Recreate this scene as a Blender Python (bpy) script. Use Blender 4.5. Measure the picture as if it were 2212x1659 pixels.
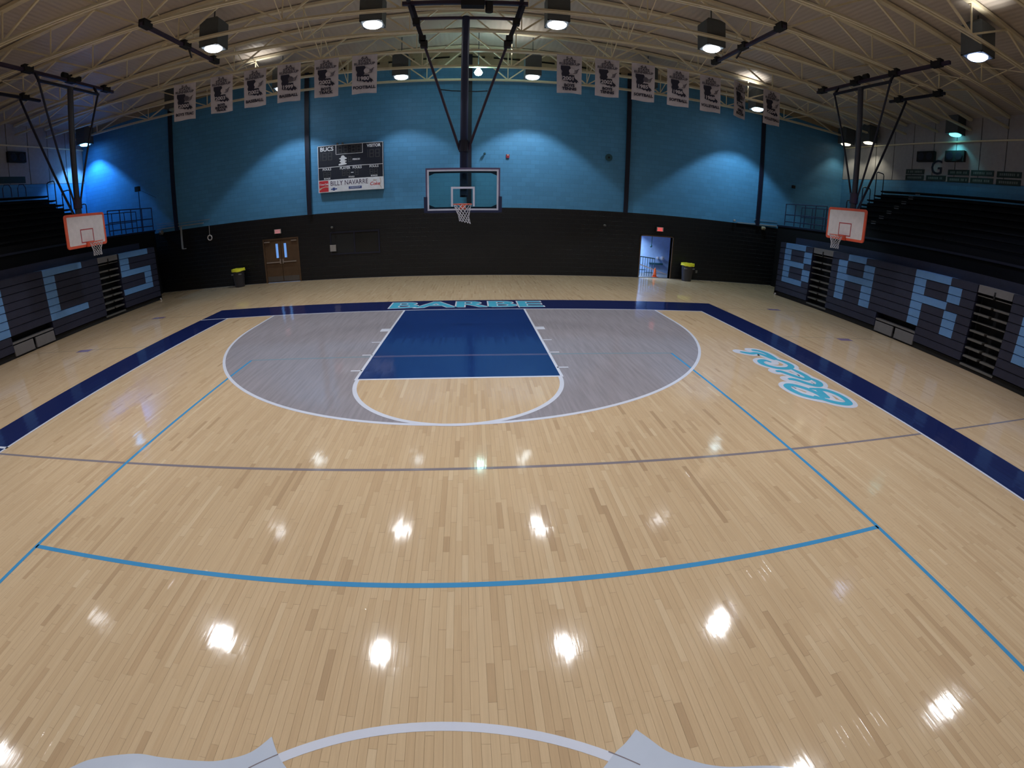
import bpy, bmesh, math, random
from math import radians as rad, sin, cos, pi, sqrt
from mathutils import Vector, Matrix

for o in list(bpy.data.objects):
    bpy.data.objects.remove(o, do_unlink=True)
random.seed(7)
SC = bpy.context.scene
C = SC.collection

# ------------------------------------------------------------------ camera (action camera with a curved wide lens)
CP = dict(x=0.2879, y=0.4328, z=2.8103, yaw=0.0891, pitch=0.3779, roll=0.0142)
LENS = (1.0512, -0.0765, 0.0586, -0.0512)
def camera():
    yw, pt, rl = CP['yaw'], CP['pitch'], CP['roll']
    f = Vector((sin(yw) * cos(pt), cos(yw) * cos(pt), -sin(pt)))
    rt = Vector((cos(yw), -sin(yw), 0)); up = rt.cross(f)
    r2 = rt * cos(rl) + up * sin(rl); u2 = -rt * sin(rl) + up * cos(rl)
    cd = bpy.data.cameras.new('camera'); co = bpy.data.objects.new('camera', cd); C.objects.link(co)
    m = Matrix.Identity(4)
    for i in range(3):
        m[i][0] = r2[i]; m[i][1] = u2[i]; m[i][2] = -f[i]
    m[0][3], m[1][3], m[2][3] = CP['x'], CP['y'], CP['z']
    co.matrix_world = m
    cd.type = 'PANO'
    t = cd if hasattr(cd, 'panorama_type') else cd.cycles
    t.panorama_type = 'FISHEYE_LENS_POLYNOMIAL'
    t.fisheye_fov = pi
    cd.sensor_fit = 'HORIZONTAL'; cd.sensor_width = 36; cd.sensor_height = 27
    s = 2212 / 36 / 1000
    t.fisheye_polynomial_k0 = 0
    for i, k in enumerate(LENS):
        setattr(t, 'fisheye_polynomial_k%d' % (i + 1), -k * s ** (i + 1))
    cd.clip_start = 0.05; cd.clip_end = 200
    SC.camera = co
camera()

# ------------------------------------------------------------------ world, view
w = bpy.data.worlds.new('world'); SC.world = w; w.use_nodes = True
w.node_tree.nodes['Background'].inputs[0].default_value = (0.02, 0.022, 0.028, 1)
w.node_tree.nodes['Background'].inputs[1].default_value = 0.2
SC.view_settings.view_transform = 'Standard'
SC.view_settings.look = 'None'
SC.view_settings.exposure = 0.0
SC.view_settings.gamma = 1.0
SC.view_settings.use_curve_mapping = False
SC.cycles.use_denoising = True
SC.cycles.max_bounces = 6
SC.cycles.diffuse_bounces = 4
SC.cycles.glossy_bounces = 4
SC.cycles.transparent_max_bounces = 8
SC.cycles.sample_clamp_indirect = 6.0
SC.cycles.caustics_reflective = False
SC.cycles.caustics_refractive = False

# high bay lamps: x, y, z, watts, colour, uplight watts
COOL = (0.93, 0.96, 1.0); WARM = (1.0, 0.93, 0.66)
LP = 475
LAMPS = [
    # row nearest the blue wall
    (-19.7, 20.35, 8.3, 800, (0.11, 0.46, 1.0), 0, 'shining strong blue in the far left corner'),
    (-12.9, 19.1, 8.5, 0, (0.5, 0.6, 0.55), 0, 'unlit, half hidden by the leftmost banner'),
    (-7.6, 19.1, 8.5, LP * 1.0, (.8, .93, 1.0), 35, 'hidden behind the baseball banners'),
    (-2.6, 19.1, 8.5, LP * .6, (.8, .93, 1.0), 0, 'near the blue wall, just left of the main hoop pole'),
    (2.6, 19.1, 8.5, LP * 1.15, (.85, .97, 1.0), 40, 'near the blue wall, just left of the 2001 boys tennis banner'),
    (7.45, 19.1, 8.5, 0, COOL, 0, 'unlit, hidden behind the softball banners'),
    (12.9, 19.1, 8.5, LP * 1.3, (0.6, 0.88, 1.0), 40, 'near the blue wall between the last two right banners'),
    (19.8, 20.4, 8.3, 60, WARM, 0, 'dim yellow, in the right corner nearest the blue wall'),
    (19.9, 18.8, 8.3, 75, WARM, 0, 'dim yellow, second from the blue wall at the right wall'),
    # second row
    (-7.6, 13.6, 8.5, LP, COOL, 0, 'second row from the blue wall, beside the left ceiling beam'),
    (-2.6, 13.6, 8.5, LP, COOL, 0, 'second row from the blue wall, left of the main hoop frame'),
    (2.6, 13.6, 8.5, LP, COOL, 0, 'second row from the blue wall, right of the main hoop frame'),
    (7.45, 13.6, 8.5, LP, COOL, 0, 'second row from the blue wall, beside the right ceiling beam'),
    (20.2, 13.8, 8.5, 80, (0.15, 0.75, 0.8), 0, 'dim cyan, high over the right bleachers'),
    # third row
    (-12.9, 8.1, 8.5, LP * .8, COOL, 0, 'third row from the blue wall, over the left bleacher front'),
    (-7.6, 8.1, 8.5, LP, COOL, 0, 'third row from the blue wall, second from the left'),
    (-2.6, 8.1, 8.5, LP, COOL, 0, 'third row from the blue wall, left of the court middle'),
    (2.6, 8.1, 8.5, LP, COOL, 0, 'third row from the blue wall, right of the court middle'),
    (7.45, 8.1, 8.5, LP, COOL, 0, 'third row from the blue wall, second from the right'),
    (12.9, 8.3, 8.5, LP * .5, (0.45, 0.6, 1.0), 25, 'shining blue white over the right bleacher front'),
    # rows over and behind the camera
    (-12.9, 2.9, 8.5, LP * .8, COOL, 0, 'fourth row from the blue wall, over the left sideline'),
    (-7.6, 2.9, 8.5, LP, COOL, 0, 'fourth row from the blue wall, second from the left'),
    (-2.6, 2.9, 8.5, LP, COOL, 0, 'fourth row from the blue wall, just left of centre'),
    (2.6, 2.9, 8.5, LP, COOL, 0, 'fourth row from the blue wall, just right of centre'),
    (7.45, 2.9, 8.5, LP, COOL, 0, 'fourth row from the blue wall, second from the right'),
    (12.9, 2.9, 8.5, LP * .8, COOL, 0, 'fourth row from the blue wall, over the right sideline'),
    (-7.6, -4.0, 8.5, LP, COOL, 0, 'fifth row from the blue wall, left'),
    (7.45, -4.0, 8.5, LP, COOL, 0, 'fifth row from the blue wall, right'),
    (0.0, -10.0, 8.5, LP, COOL, 0, 'sixth row from the blue wall, middle'),
]
BACK_ON_BULB = (0.45, 18.95, 8.62)

# ------------------------------------------------------------------ materials
MATS = {}
def mat(name, col, rough=0.6, metal=0.0, spec=0.5, var=0.06, scale=6.0, bump=0.0, emit=None, estr=0.0, coat=0.0):
    if name in MATS: return MATS[name]
    m = bpy.data.materials.new(name); m.use_nodes = True
    nt = m.node_tree; b = nt.nodes['Principled BSDF']
    b.inputs['Roughness'].default_value = rough
    b.inputs['Metallic'].default_value = metal
    b.inputs['Specular IOR Level'].default_value = spec
    b.inputs['Coat Weight'].default_value = coat
    tc = nt.nodes.new('ShaderNodeTexCoord'); nz = nt.nodes.new('ShaderNodeTexNoise')
    nz.inputs['Scale'].default_value = scale; nz.inputs['Detail'].default_value = 3
    nt.links.new(tc.outputs['Object'], nz.inputs['Vector'])
    rp = nt.nodes.new('ShaderNodeValToRGB')
    rp.color_ramp.elements[0].position = 0.3; rp.color_ramp.elements[1].position = 0.7
    rp.color_ramp.elements[0].color = tuple(c * (1 - var) for c in col) + (1,)
    rp.color_ramp.elements[1].color = tuple(min(1, c * (1 + var)) for c in col) + (1,)
    nt.links.new(nz.outputs['Fac'], rp.inputs['Fac'])
    nt.links.new(rp.outputs['Color'], b.inputs['Base Color'])
    if bump:
        bp = nt.nodes.new('ShaderNodeBump'); bp.inputs['Strength'].default_value = bump; bp.inputs['Distance'].default_value = 0.01
        nt.links.new(nz.outputs['Fac'], bp.inputs['Height']); nt.links.new(bp.outputs['Normal'], b.inputs['Normal'])
    if emit:
        b.inputs['Emission Color'].default_value = tuple(emit) + (1,)
        b.inputs['Emission Strength'].default_value = estr
    MATS[name] = m
    return m

def block_mat(name, col, rough, depth=0.5):
    """painted concrete block: colour plus fine joint relief"""
    m = bpy.data.materials.new(name); m.use_nodes = True
    nt = m.node_tree; b = nt.nodes['Principled BSDF']; N = nt.nodes.new; L = nt.links.new
    b.inputs['Roughness'].default_value = rough
    tc = N('ShaderNodeTexCoord'); sx = N('ShaderNodeSeparateXYZ'); cx = N('ShaderNodeCombineXYZ')
    ad = N('ShaderNodeMath'); ad.operation = 'ADD'
    L(tc.outputs['Object'], sx.inputs[0]); L(sx.outputs['X'], ad.inputs[0]); L(sx.outputs['Y'], ad.inputs[1])
    L(ad.outputs[0], cx.inputs['X']); L(sx.outputs['Z'], cx.inputs['Y'])
    br = N('ShaderNodeTexBrick'); L(cx.outputs[0], br.inputs['Vector'])
    br.inputs['Scale'].default_value = 1.0
    br.inputs['Brick Width'].default_value = 0.406; br.inputs['Row Height'].default_value = 0.203
    br.inputs['Mortar Size'].default_value = 0.008; br.inputs['Mortar Smooth'].default_value = 0.3
    br.inputs['Bias'].default_value = 0.0
    br.inputs['Color1'].default_value = tuple(c * 0.95 for c in col) + (1,)
    br.inputs['Color2'].default_value = tuple(min(1, c * 1.06) for c in col) + (1,)
    br.inputs['Mortar'].default_value = tuple(c * 0.8 for c in col) + (1,)
    nz = N('ShaderNodeTexNoise'); nz.inputs['Scale'].default_value = 30; L(tc.outputs['Object'], nz.inputs['Vector'])
    mx = N('ShaderNodeMath'); mx.operation = 'MULTIPLY_ADD'; mx.inputs[1].default_value = -0.6
    L(br.outputs['Fac'], mx.inputs[0]); L(nz.outputs['Fac'], mx.inputs[2])
    bp = N('ShaderNodeBump'); bp.inputs['Strength'].default_value = depth; bp.inputs['Distance'].default_value = 0.012
    L(mx.outputs[0], bp.inputs['Height']); L(bp.outputs['Normal'], b.inputs['Normal'])
    L(br.outputs['Color'], b.inputs['Base Color'])
    return m

def gloss_bump(nt, b, strength=0.02, tilt=None):
    N = nt.nodes.new; L = nt.links.new
    tc = N('ShaderNodeTexCoord'); mp = N('ShaderNodeMapping'); mp.inputs['Scale'].default_value = (17.5, 3.0, 1)
    nz = N('ShaderNodeTexNoise'); nz.inputs['Scale'].default_value = 1.6; nz.inputs['Detail'].default_value = 4
    L(tc.outputs['Object'], mp.inputs['Vector']); L(mp.outputs[0], nz.inputs['Vector'])
    bp = N('ShaderNodeBump'); bp.inputs['Strength'].default_value = strength; bp.inputs['Distance'].default_value = 0.02
    L(nz.outputs['Fac'], bp.inputs['Height']); L(bp.outputs['Normal'], b.inputs['Normal'])
    # every board lies a hair out of level
    mu = N('ShaderNodeVectorMath'); mu.operation = 'DIVIDE'; mu.inputs[1].default_value = (0.057, 0.75, 1)
    fl_ = N('ShaderNodeVectorMath'); fl_.operation = 'FLOOR'
    wn = N('ShaderNodeTexWhiteNoise'); wn.noise_dimensions = '2D'
    sb = N('ShaderNodeVectorMath'); sb.operation = 'SUBTRACT'; sb.inputs[1].default_value = (.5, .5, .5)
    ml = N('ShaderNodeVectorMath'); ml.operation = 'MULTIPLY'; ml.inputs[1].default_value = (.014, .010, 0)
    ad = N('ShaderNodeVectorMath'); ad.operation = 'ADD'; ad.inputs[1].default_value = (0, 0, 1)
    nm = N('ShaderNodeVectorMath'); nm.operation = 'NORMALIZE'
    L(tc.outputs['Object'], mu.inputs[0]); L(mu.outputs[0], fl_.inputs[0]); L(fl_.outputs[0], wn.inputs['Vector']); L(wn.outputs['Color'], sb.inputs[0])
    L(sb.outputs[0], ml.inputs[0]); L(ml.outputs[0], ad.inputs[0]); L(ad.outputs[0], nm.inputs[0]); L(nm.outputs[0], bp.inputs['Normal'])

def wood_mat():
    m = bpy.data.materials.new('maple_strip'); m.use_nodes = True
    nt = m.node_tree; b = nt.nodes['Principled BSDF']; N = nt.nodes.new; L = nt.links.new
    at = N('ShaderNodeAttribute'); at.attribute_name = 'tone'
    rp = N('ShaderNodeValToRGB'); cr = rp.color_ramp
    cr.elements[0].position = 0.0; cr.elements[0].color = (0.44, 0.30, 0.18, 1)
    cr.elements[1].position = 1.0; cr.elements[1].color = (0.625, 0.47, 0.305, 1)
    e = cr.elements.new(0.12); e.color = (0.505, 0.35, 0.21, 1)
    e = cr.elements.new(0.45); e.color = (0.56, 0.40, 0.245, 1)
    e = cr.elements.new(0.8); e.color = (0.59, 0.43, 0.27, 1)
    L(at.outputs['Fac'], rp.inputs['Fac'])
    tc = N('ShaderNodeTexCoord'); mp = N('ShaderNodeMapping'); mp.inputs['Scale'].default_value = (60, 2.2, 1)
    nz = N('ShaderNodeTexNoise'); nz.inputs['Scale'].default_value = 1.0; nz.inputs['Detail'].default_value = 5; nz.inputs['Distortion'].default_value = 0.6
    L(tc.outputs['Object'], mp.inputs['Vector']); L(mp.outputs[0], nz.inputs['Vector'])
    mr = N('ShaderNodeMapRange'); mr.inputs['To Min'].default_value = 0.88; mr.inputs['To Max'].default_value = 1.10
    L(nz.outputs['Fac'], mr.inputs['Value'])
    vm = N('ShaderNodeVectorMath'); vm.operation = 'SCALE'; L(rp.outputs['Color'], vm.inputs[0]); L(mr.outputs[0], vm.inputs['Scale'])
    L(vm.outputs[0], b.inputs['Base Color'])
    b.inputs['Specular IOR Level'].default_value = 0.42; b.inputs['Roughness'].default_value = 0.082
    gloss_bump(nt, b)
    return m

def paint_mat(name, col, alpha=1.0):
    """court paint under the same varnish as the boards"""
    m = mat(name, col, rough=0.10, var=0.03, scale=3)
    gloss_bump(m.node_tree, m.node_tree.nodes['Principled BSDF'])
    return m

def stain_mat(name, col):
    """semi opaque grey stain through which the board grain still shows"""
    m = bpy.data.materials.new(name); m.use_nodes = True
    nt = m.node_tree; b = nt.nodes['Principled BSDF']; N = nt.nodes.new; L = nt.links.new
    tc = N('ShaderNodeTexCoord'); mp = N('ShaderNodeMapping'); mp.inputs['Scale'].default_value = (17.5, 1.1, 1)
    nz = N('ShaderNodeTexNoise'); nz.inputs['Scale'].default_value = 1.0; nz.inputs['Detail'].default_value = 3
    L(tc.outputs['Object'], mp.inputs['Vector']); L(mp.outputs[0], nz.inputs['Vector'])
    rp = N('ShaderNodeValToRGB'); rp.color_ramp.elements[0].position = .3; rp.color_ramp.elements[1].position = .7
    rp.color_ramp.elements[0].color = tuple(c * .88 for c in col) + (1,); rp.color_ramp.elements[1].color = tuple(c * 1.1 for c in col) + (1,)
    L(nz.outputs['Fac'], rp.inputs['Fac']); L(rp.outputs['Color'], b.inputs['Base Color'])
    b.inputs['Specular IOR Level'].default_value = 0.42; b.inputs['Roughness'].default_value = 0.082
    gloss_bump(nt, b)
    return m

def deck_mat():
    m = bpy.data.materials.new('roof_deck_paint'); m.use_nodes = True
    nt = m.node_tree; b = nt.nodes['Principled BSDF']; N = nt.nodes.new; L = nt.links.new
    tc = N('ShaderNodeTexCoord'); wv = N('ShaderNodeTexWave'); wv.inputs['Scale'].default_value = 1.6; wv.bands_direction = 'X'
    L(tc.outputs['Object'], wv.inputs['Vector'])
    bp = N('ShaderNodeBump'); bp.inputs['Strength'].default_value = 0.3; bp.inputs['Distance'].default_value = 0.03
    L(wv.outputs['Fac'], bp.inputs['Height']); L(bp.outputs['Normal'], b.inputs['Normal'])
    b.inputs['Base Color'].default_value = (0.56, 0.495, 0.44, 1)
    b.inputs['Roughness'].default_value = 0.45
    return m

M_WOOD = wood_mat(); M_DECK = deck_mat()
M_UNDER = mat('subfloor_dark', (0.10, 0.065, 0.035), 0.7)
M_NAVY_P = paint_mat('navy_court_paint', (0.010, 0.017, 0.082))
M_BLUE_P = paint_mat('royal_court_paint', (0.008, 0.032, 0.14))
M_WHITE_P = paint_mat('white_court_paint', (0.62, 0.64, 0.74))
M_LBLUE_P = paint_mat('light_blue_court_paint', (0.06, 0.27, 0.52))
M_TEAL_P = paint_mat('teal_court_paint', (0.07, 0.40, 0.58))
M_GREYL_P = paint_mat('grey_court_line', (0.22, 0.19, 0.21))
M_FAINT_P = paint_mat('faded_court_line', (0.36, 0.29, 0.20))
M_PURP_P = paint_mat('purple_court_mark', (0.22, 0.16, 0.27))
M_GHOST_P = paint_mat('faded_blue_line', (0.19, 0.27, 0.32))
M_PINK_P = paint_mat('thin_grey_line', (0.19, 0.17, 0.27))
M_STAIN = stain_mat('grey_stain', (0.285, 0.26, 0.285))
M_WALLB = block_mat('blue_painted_block', (0.078, 0.275, 0.53), 0.5)
M_WALLK = block_mat('black_painted_block', (0.0052, 0.005, 0.0075), 0.42, 1.0)
M_WALLW = mat('pale_wall_panel', (0.36, 0.35, 0.38), 0.6)
M_BEIGE = mat('beige_painted_steel', (0.80, 0.72, 0.53), 0.45, var=0.04)
M_BEAM = mat('beige_wall_beam', (0.40, 0.33, 0.22), 0.6)
M_NAVY = mat('navy_painted_steel', (0.012, 0.018, 0.06), 0.45)
M_NAVYD = mat('navy_dark_steel', (0.007, 0.008, 0.025), 0.5)
M_PURPLE = mat('dark_plum_steel', (0.03, 0.018, 0.045), 0.45)
M_BLACK = mat('matt_black', (0.006, 0.006, 0.008), 0.7)
M_SEAT = mat('navy_bleacher_board', (0.020, 0.022, 0.048), 0.5, var=0.12)
M_SEATL = mat('light_blue_bleacher_board', (0.12, 0.27, 0.55), 0.45, var=0.05)
M_SEATK = mat('black_bleacher_board', (0.0028, 0.0028, 0.0048), 0.75, spec=0.25, var=0.2)
M_STEP = mat('grey_aisle_step', (0.12, 0.115, 0.11), 0.6)
M_GPANEL = mat('grey_panel', (0.16, 0.155, 0.165), 0.6)
M_WHITE = mat('white_board', (0.74, 0.68, 0.70), 0.4)
M_ORANGE = mat('orange_paint', (0.75, 0.12, 0.06), 0.4)
M_NET = mat('white_net_cord', (0.6, 0.6, 0.66), 0.8)
M_FRAME = mat('purple_grey_frame', (0.10, 0.08, 0.17), 0.4)
M_BLINE = mat('white_glass_line', (0.55, 0.57, 0.70), 0.4)
M_HOUS = mat('grey_lamp_housing', (0.085, 0.10, 0.115), 0.5)
M_BANNER = mat('white_banner_cloth', (0.60, 0.565, 0.63), 0.85)
M_PRINT = mat('dark_banner_print', (0.025, 0.025, 0.05), 0.8)
M_PRINTG = mat('grey_banner_print', (0.12, 0.11, 0.145), 0.8)
M_WPRINT = mat('white_print', (0.72, 0.72, 0.74), 0.7)
M_SCORE = mat('scoreboard_navy', (0.004, 0.006, 0.020), 0.6)
M_DIGIT = mat('unlit_digit', (0.045, 0.045, 0.055), 0.5)
M_SPONS = mat('white_sponsor_panel', (0.72, 0.72, 0.80), 0.5)
M_RED = mat('red_print', (0.55, 0.03, 0.045), 0.5)
M_BPRINT = mat('blue_print', (0.04, 0.07, 0.25), 0.5)
M_TAN = mat('tan_print', (0.55, 0.42, 0.34), 0.6)
M_DOOR = mat('brown_wood_door', (0.10, 0.055, 0.03), 0.45, var=0.15, scale=3)
M_DOORM = mat('dull_metal', (0.28, 0.22, 0.19), 0.45)
M_BINY = mat('yellow_bin_liner', (0.85, 0.80, 0.04), 0.45)
M_BIN = mat('dark_grey_bin', (0.03, 0.028, 0.04), 0.5)
M_PALEP = mat('pale_conduit', (0.30, 0.32, 0.36), 0.5)
M_HALL = mat('hall_wall_paint', (0.42, 0.55, 0.80), 0.7)
M_HALLP = mat('pink_edge_paint', (0.5, 0.32, 0.42), 0.7)
M_CONE = mat('orange_cone', (0.85, 0.13, 0.03), 0.5)
M_TEALD = mat('teal_dark', (0.02, 0.08, 0.11), 0.5)
M_REDD = mat('red_strobe', (0.35, 0.03, 0.05), 0.4)
M_EXITR = mat('exit_red', (0.6, 0.03, 0.04), 0.5, emit=(1.0, 0.10, 0.10), estr=0.9)
M_EXITR2 = mat('exit_pink', (0.6, 0.2, 0.25), 0.5, emit=(1.0, 0.32, 0.38), estr=0.35)
M_EXITW = mat('exit_face', (0.55, 0.45, 0.42), 0.5)
M_SKYP = mat('daylit_glazing', (0.1, 0.2, 0.4), 0.3, emit=(0.16, 0.36, 0.85), estr=0.75)
M_SIGN = mat('dark_green_sign', (0.015, 0.035, 0.035), 0.6)
M_SIGNT = mat('sign_lettering', (0.16, 0.20, 0.20), 0.7)

def emis(name, col, s):
    if name in MATS: return MATS[name]
    m = bpy.data.materials.new(name); m.use_nodes = True; nt = m.node_tree; nt.nodes.clear()
    e = nt.nodes.new('ShaderNodeEmission'); e.inputs[0].default_value = tuple(col) + (1,); e.inputs[1].default_value = s
    o = nt.nodes.new('ShaderNodeOutputMaterial'); nt.links.new(e.outputs[0], o.inputs[0]); MATS[name] = m
    return m

def glass_mat():
    m = bpy.data.materials.new('clear_board_glass'); m.use_nodes = True; nt = m.node_tree; nt.nodes.clear()
    N = nt.nodes.new
    t = N('ShaderNodeBsdfTransparent'); t.inputs[0].default_value = (0.80, 0.90, 0.86, 1)
    g = N('ShaderNodeBsdfGlossy'); g.inputs['Roughness'].default_value = 0.05
    mx = N('ShaderNodeMixShader'); mx.inputs[0].default_value = 0.05; o = N('ShaderNodeOutputMaterial')
    nt.links.new(t.outputs[0], mx.inputs[1]); nt.links.new(g.outputs[0], mx.inputs[2]); nt.links.new(mx.outputs[0], o.inputs[0])
    return m
M_GLASS = glass_mat()

# ------------------------------------------------------------------ mesh helpers
def wloc(o):
    v = Vector((0, 0, 0))
    while o is not None:
        v += o.location; o = o.parent
    return v

class MB:
    def __init__(s): s.v = []; s.f = []
    def add(s, vs, fs):
        n = len(s.v); s.v += [tuple(v) for v in vs]; s.f += [tuple(i + n for i in f) for f in fs]; return s
    def box(s, x0, x1, y0, y1, z0, z1):
        vs = [(x, y, z) for x in (x0, x1) for y in (y0, y1) for z in (z0, z1)]
        return s.add(vs, [(0, 1, 3, 2), (4, 6, 7, 5), (0, 4, 5, 1), (2, 3, 7, 6), (0, 2, 6, 4), (1, 5, 7, 3)])
    def bar(s, p, q, w, h=None, roll=0.0):
        h = h or w; p = Vector(p); q = Vector(q); d = (q - p).normalized()
        a = Vector((0, 0, 1)) if abs(d.z) < .95 else Vector((0, 1, 0))
        u = d.cross(a).normalized(); v = u.cross(d)
        if roll: u, v = u * cos(roll) + v * sin(roll), v * cos(roll) - u * sin(roll)
        vs = []
        for c in (p, q):
            for a_, b_ in ((-1, -1), (1, -1), (1, 1), (-1, 1)):
                vs.append(c + u * a_ * w / 2 + v * b_ * h / 2)
        return s.add(vs, [(3, 2, 1, 0), (4, 5, 6, 7), (0, 1, 5, 4), (1, 2, 6, 5), (2, 3, 7, 6), (3, 0, 4, 7)])
    def tube(s, pts, r, n=8, closed=False, caps=True):
        pts = [Vector(p) for p in pts]; k = len(pts); vs = []; fs = []
        rr = r if isinstance(r, (list, tuple)) else [r] * k
        for i, p in enumerate(pts):
            if closed: d = (pts[(i + 1) % k] - pts[i - 1])
            else: d = pts[min(i + 1, k - 1)] - pts[max(i - 1, 0)]
            d.normalize()
            a = Vector((0, 0, 1)) if abs(d.z) < .95 else Vector((0, 1, 0))
            u = d.cross(a).normalized(); v = u.cross(d)
            for j in range(n):
                t = 2 * pi * j / n; vs.append(p + (u * cos(t) + v * sin(t)) * rr[i])
        for i in range(k if closed else k - 1):
            a = i * n; b = ((i + 1) % k) * n
            for j in range(n):
                j2 = (j + 1) % n; fs.append((a + j, a + j2, b + j2, b + j))
        if caps and not closed:
            fs.append(tuple(range(n - 1, -1, -1))); fs.append(tuple((k - 1) * n + j for j in range(n)))
        return s.add(vs, fs)
    def lathe(s, c, prof, n=24, axis='z'):
        c = Vector(c); vs = []; fs = []
        for r, h in prof:
            for j in range(n):
                t = 2 * pi * j / n
                if axis == 'z': vs.append(c + Vector((r * cos(t), r * sin(t), h)))
                elif axis == 'y': vs.append(c + Vector((r * cos(t), h, r * sin(t))))
                else: vs.append(c + Vector((h, r * cos(t), r * sin(t))))
        m = len(prof)
        for i in range(m - 1):
            for j in range(n):
                j2 = (j + 1) % n; fs.append((i * n + j, i * n + j2, (i + 1) * n + j2, (i + 1) * n + j))
        fs.append(tuple(range(n - 1, -1, -1))); fs.append(tuple((m - 1) * n + j for j in range(n)))
        return s.add(vs, fs)
    def poly(s, pts):
        """one flat polygon from a list of 3D points"""
        return s.add(pts, [tuple(range(len(pts)))])
    def strip(s, L, R):
        vs = list(L) + list(R); n = len(L)
        return s.add(vs, [(i, i + 1, n + i + 1, n + i) for i in range(n - 1)])
    def build(s, name, m, parent=None, world=True, kind=None, smooth=False, origin=None):
        me = bpy.data.meshes.new(name)
        if parent is not None: off = wloc(parent) if world else Vector((0, 0, 0)); loc = Vector((0, 0, 0))
        elif origin is not None: off = Vector(origin); loc = off
        else:
            xs = [v[0] for v in s.v]; ys = [v[1] for v in s.v]; zs = [v[2] for v in s.v]
            off = Vector(((min(xs) + max(xs)) / 2, (min(ys) + max(ys)) / 2, min(zs))); loc = off
        me.from_pydata([(v[0] - off.x, v[1] - off.y, v[2] - off.z) for v in s.v], [], s.f)
        me.materials.append(m)
        bm = bmesh.new(); bm.from_mesh(me); bmesh.ops.recalc_face_normals(bm, faces=bm.faces); bm.to_mesh(me); bm.free()
        if smooth:
            for p in me.polygons: p.use_smooth = True
        o = bpy.data.objects.new(name, me); C.objects.link(o); o.location = loc
        if parent is not None: o.parent = parent
        if kind: o['kind'] = kind
        return o

def tag(o, label, cat=None, group=None, kind=None):
    o['label'] = label
    if cat: o['category'] = cat
    if group: o['group'] = group
    if kind: o['kind'] = kind
    return o
def empty(name, loc, rz=0.0):
    o = bpy.data.objects.new(name, None); C.objects.link(o); o.location = loc; o.rotation_euler = (0, 0, rz); o.empty_display_size = 0.2
    return o
def thing(name, label, cat, loc, rz=0.0, group=None):
    return tag(empty(name, loc, rz), label, cat, group)
def dup(o, parent=None):
    c = o.copy(); C.objects.link(c); c.parent = parent
    for ch in list(o.children): dup(ch, c)
    return c
def text(name, body, size, loc, rot, m, parent=None, align='CENTER', offset=0.0, sx=1.0, extrude=0.002, spacing=1.0, line=0.8, shear=0.0):
    cu = bpy.data.curves.new(name, 'FONT'); cu.body = body; cu.size = size; cu.align_x = align; cu.align_y = 'CENTER'
    cu.extrude = extrude; cu.offset = offset; cu.space_character = spacing; cu.space_line = line; cu.shear = shear
    cu.resolution_u = 3; cu.materials.append(m)
    fo = bpy.data.objects.new(name, cu); C.objects.link(fo)
    dg = bpy.context.evaluated_depsgraph_get(); dg.update()
    me = bpy.data.meshes.new_from_object(fo.evaluated_get(dg)); me.name = name
    bpy.data.objects.remove(fo, do_unlink=True)
    if not me.materials: me.materials.append(m)
    o = bpy.data.objects.new(name, me); C.objects.link(o)
    off = wloc(parent) if parent is not None else Vector((0, 0, 0))
    o.location = Vector(loc) - off; o.rotation_euler = rot; o.scale = (sx, 1, 1); o.parent = parent
    return o

# ------------------------------------------------------------------ room sizes
YB = 13.59          # inside of the far baseline
YW = 21.2           # far wall
XL, XR = -20.8, 20.5
YN = -20.0
def roof_z(x): return 10.35 - 0.055 * abs(x)

# ================================================================== FLOOR
fl = MB(); fl.box(XL - .2, XR + .2, YN - .2, YW + .3, -0.30, -0.012)
floor = fl.build('floor', M_UNDER, kind='structure', origin=(0, 0, 0))
tag(floor, 'varnished maple strip gymnasium floor')
PW = 0.057
def plank_rows():
    out = []
    r = random.Random(11)
    i = 0; x = -16.4
    while x < 16.3:
        y = -9.0 + r.uniform(-1.2, 0)
        while y < YW:
            L = r.choice((.22, .3, .4, .55, .8, 1.0, .65, .45)) * r.uniform(.85, 1.2)
            y2 = min(y + L, YW)
            tone = min(1, max(0, r.gauss(.55, .18)))
            if r.random() < .025: tone = r.uniform(0, .14)
            out.append((x, y, y2, tone))
            y = y2
        x += PW
    return out
rows = plank_rows()
cam = Vector((CP['x'], CP['y'], CP['z']))
def vis_key(t):
    x, y, y2, tn = t
    c = Vector((x, max(y, min(y2, 2.0)), 0))
    yc = (y + y2) / 2
    if yc < 1.55 + abs(x - .3) * .05 - .5: return 1e9
    d = (Vector((x + PW / 2, yc, 0)) - cam).length
    return d / sqrt(min(1.0, y2 - y) + .05)
order = sorted(range(len(rows)), key=lambda i: vis_key(rows[i]))
single = set(order[:300])
def tone_attr(me, tones):
    a = me.attributes.new('tone', 'FLOAT', 'FACE'); a.data.foreach_set('value', tones)
G = 0.0005
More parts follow.
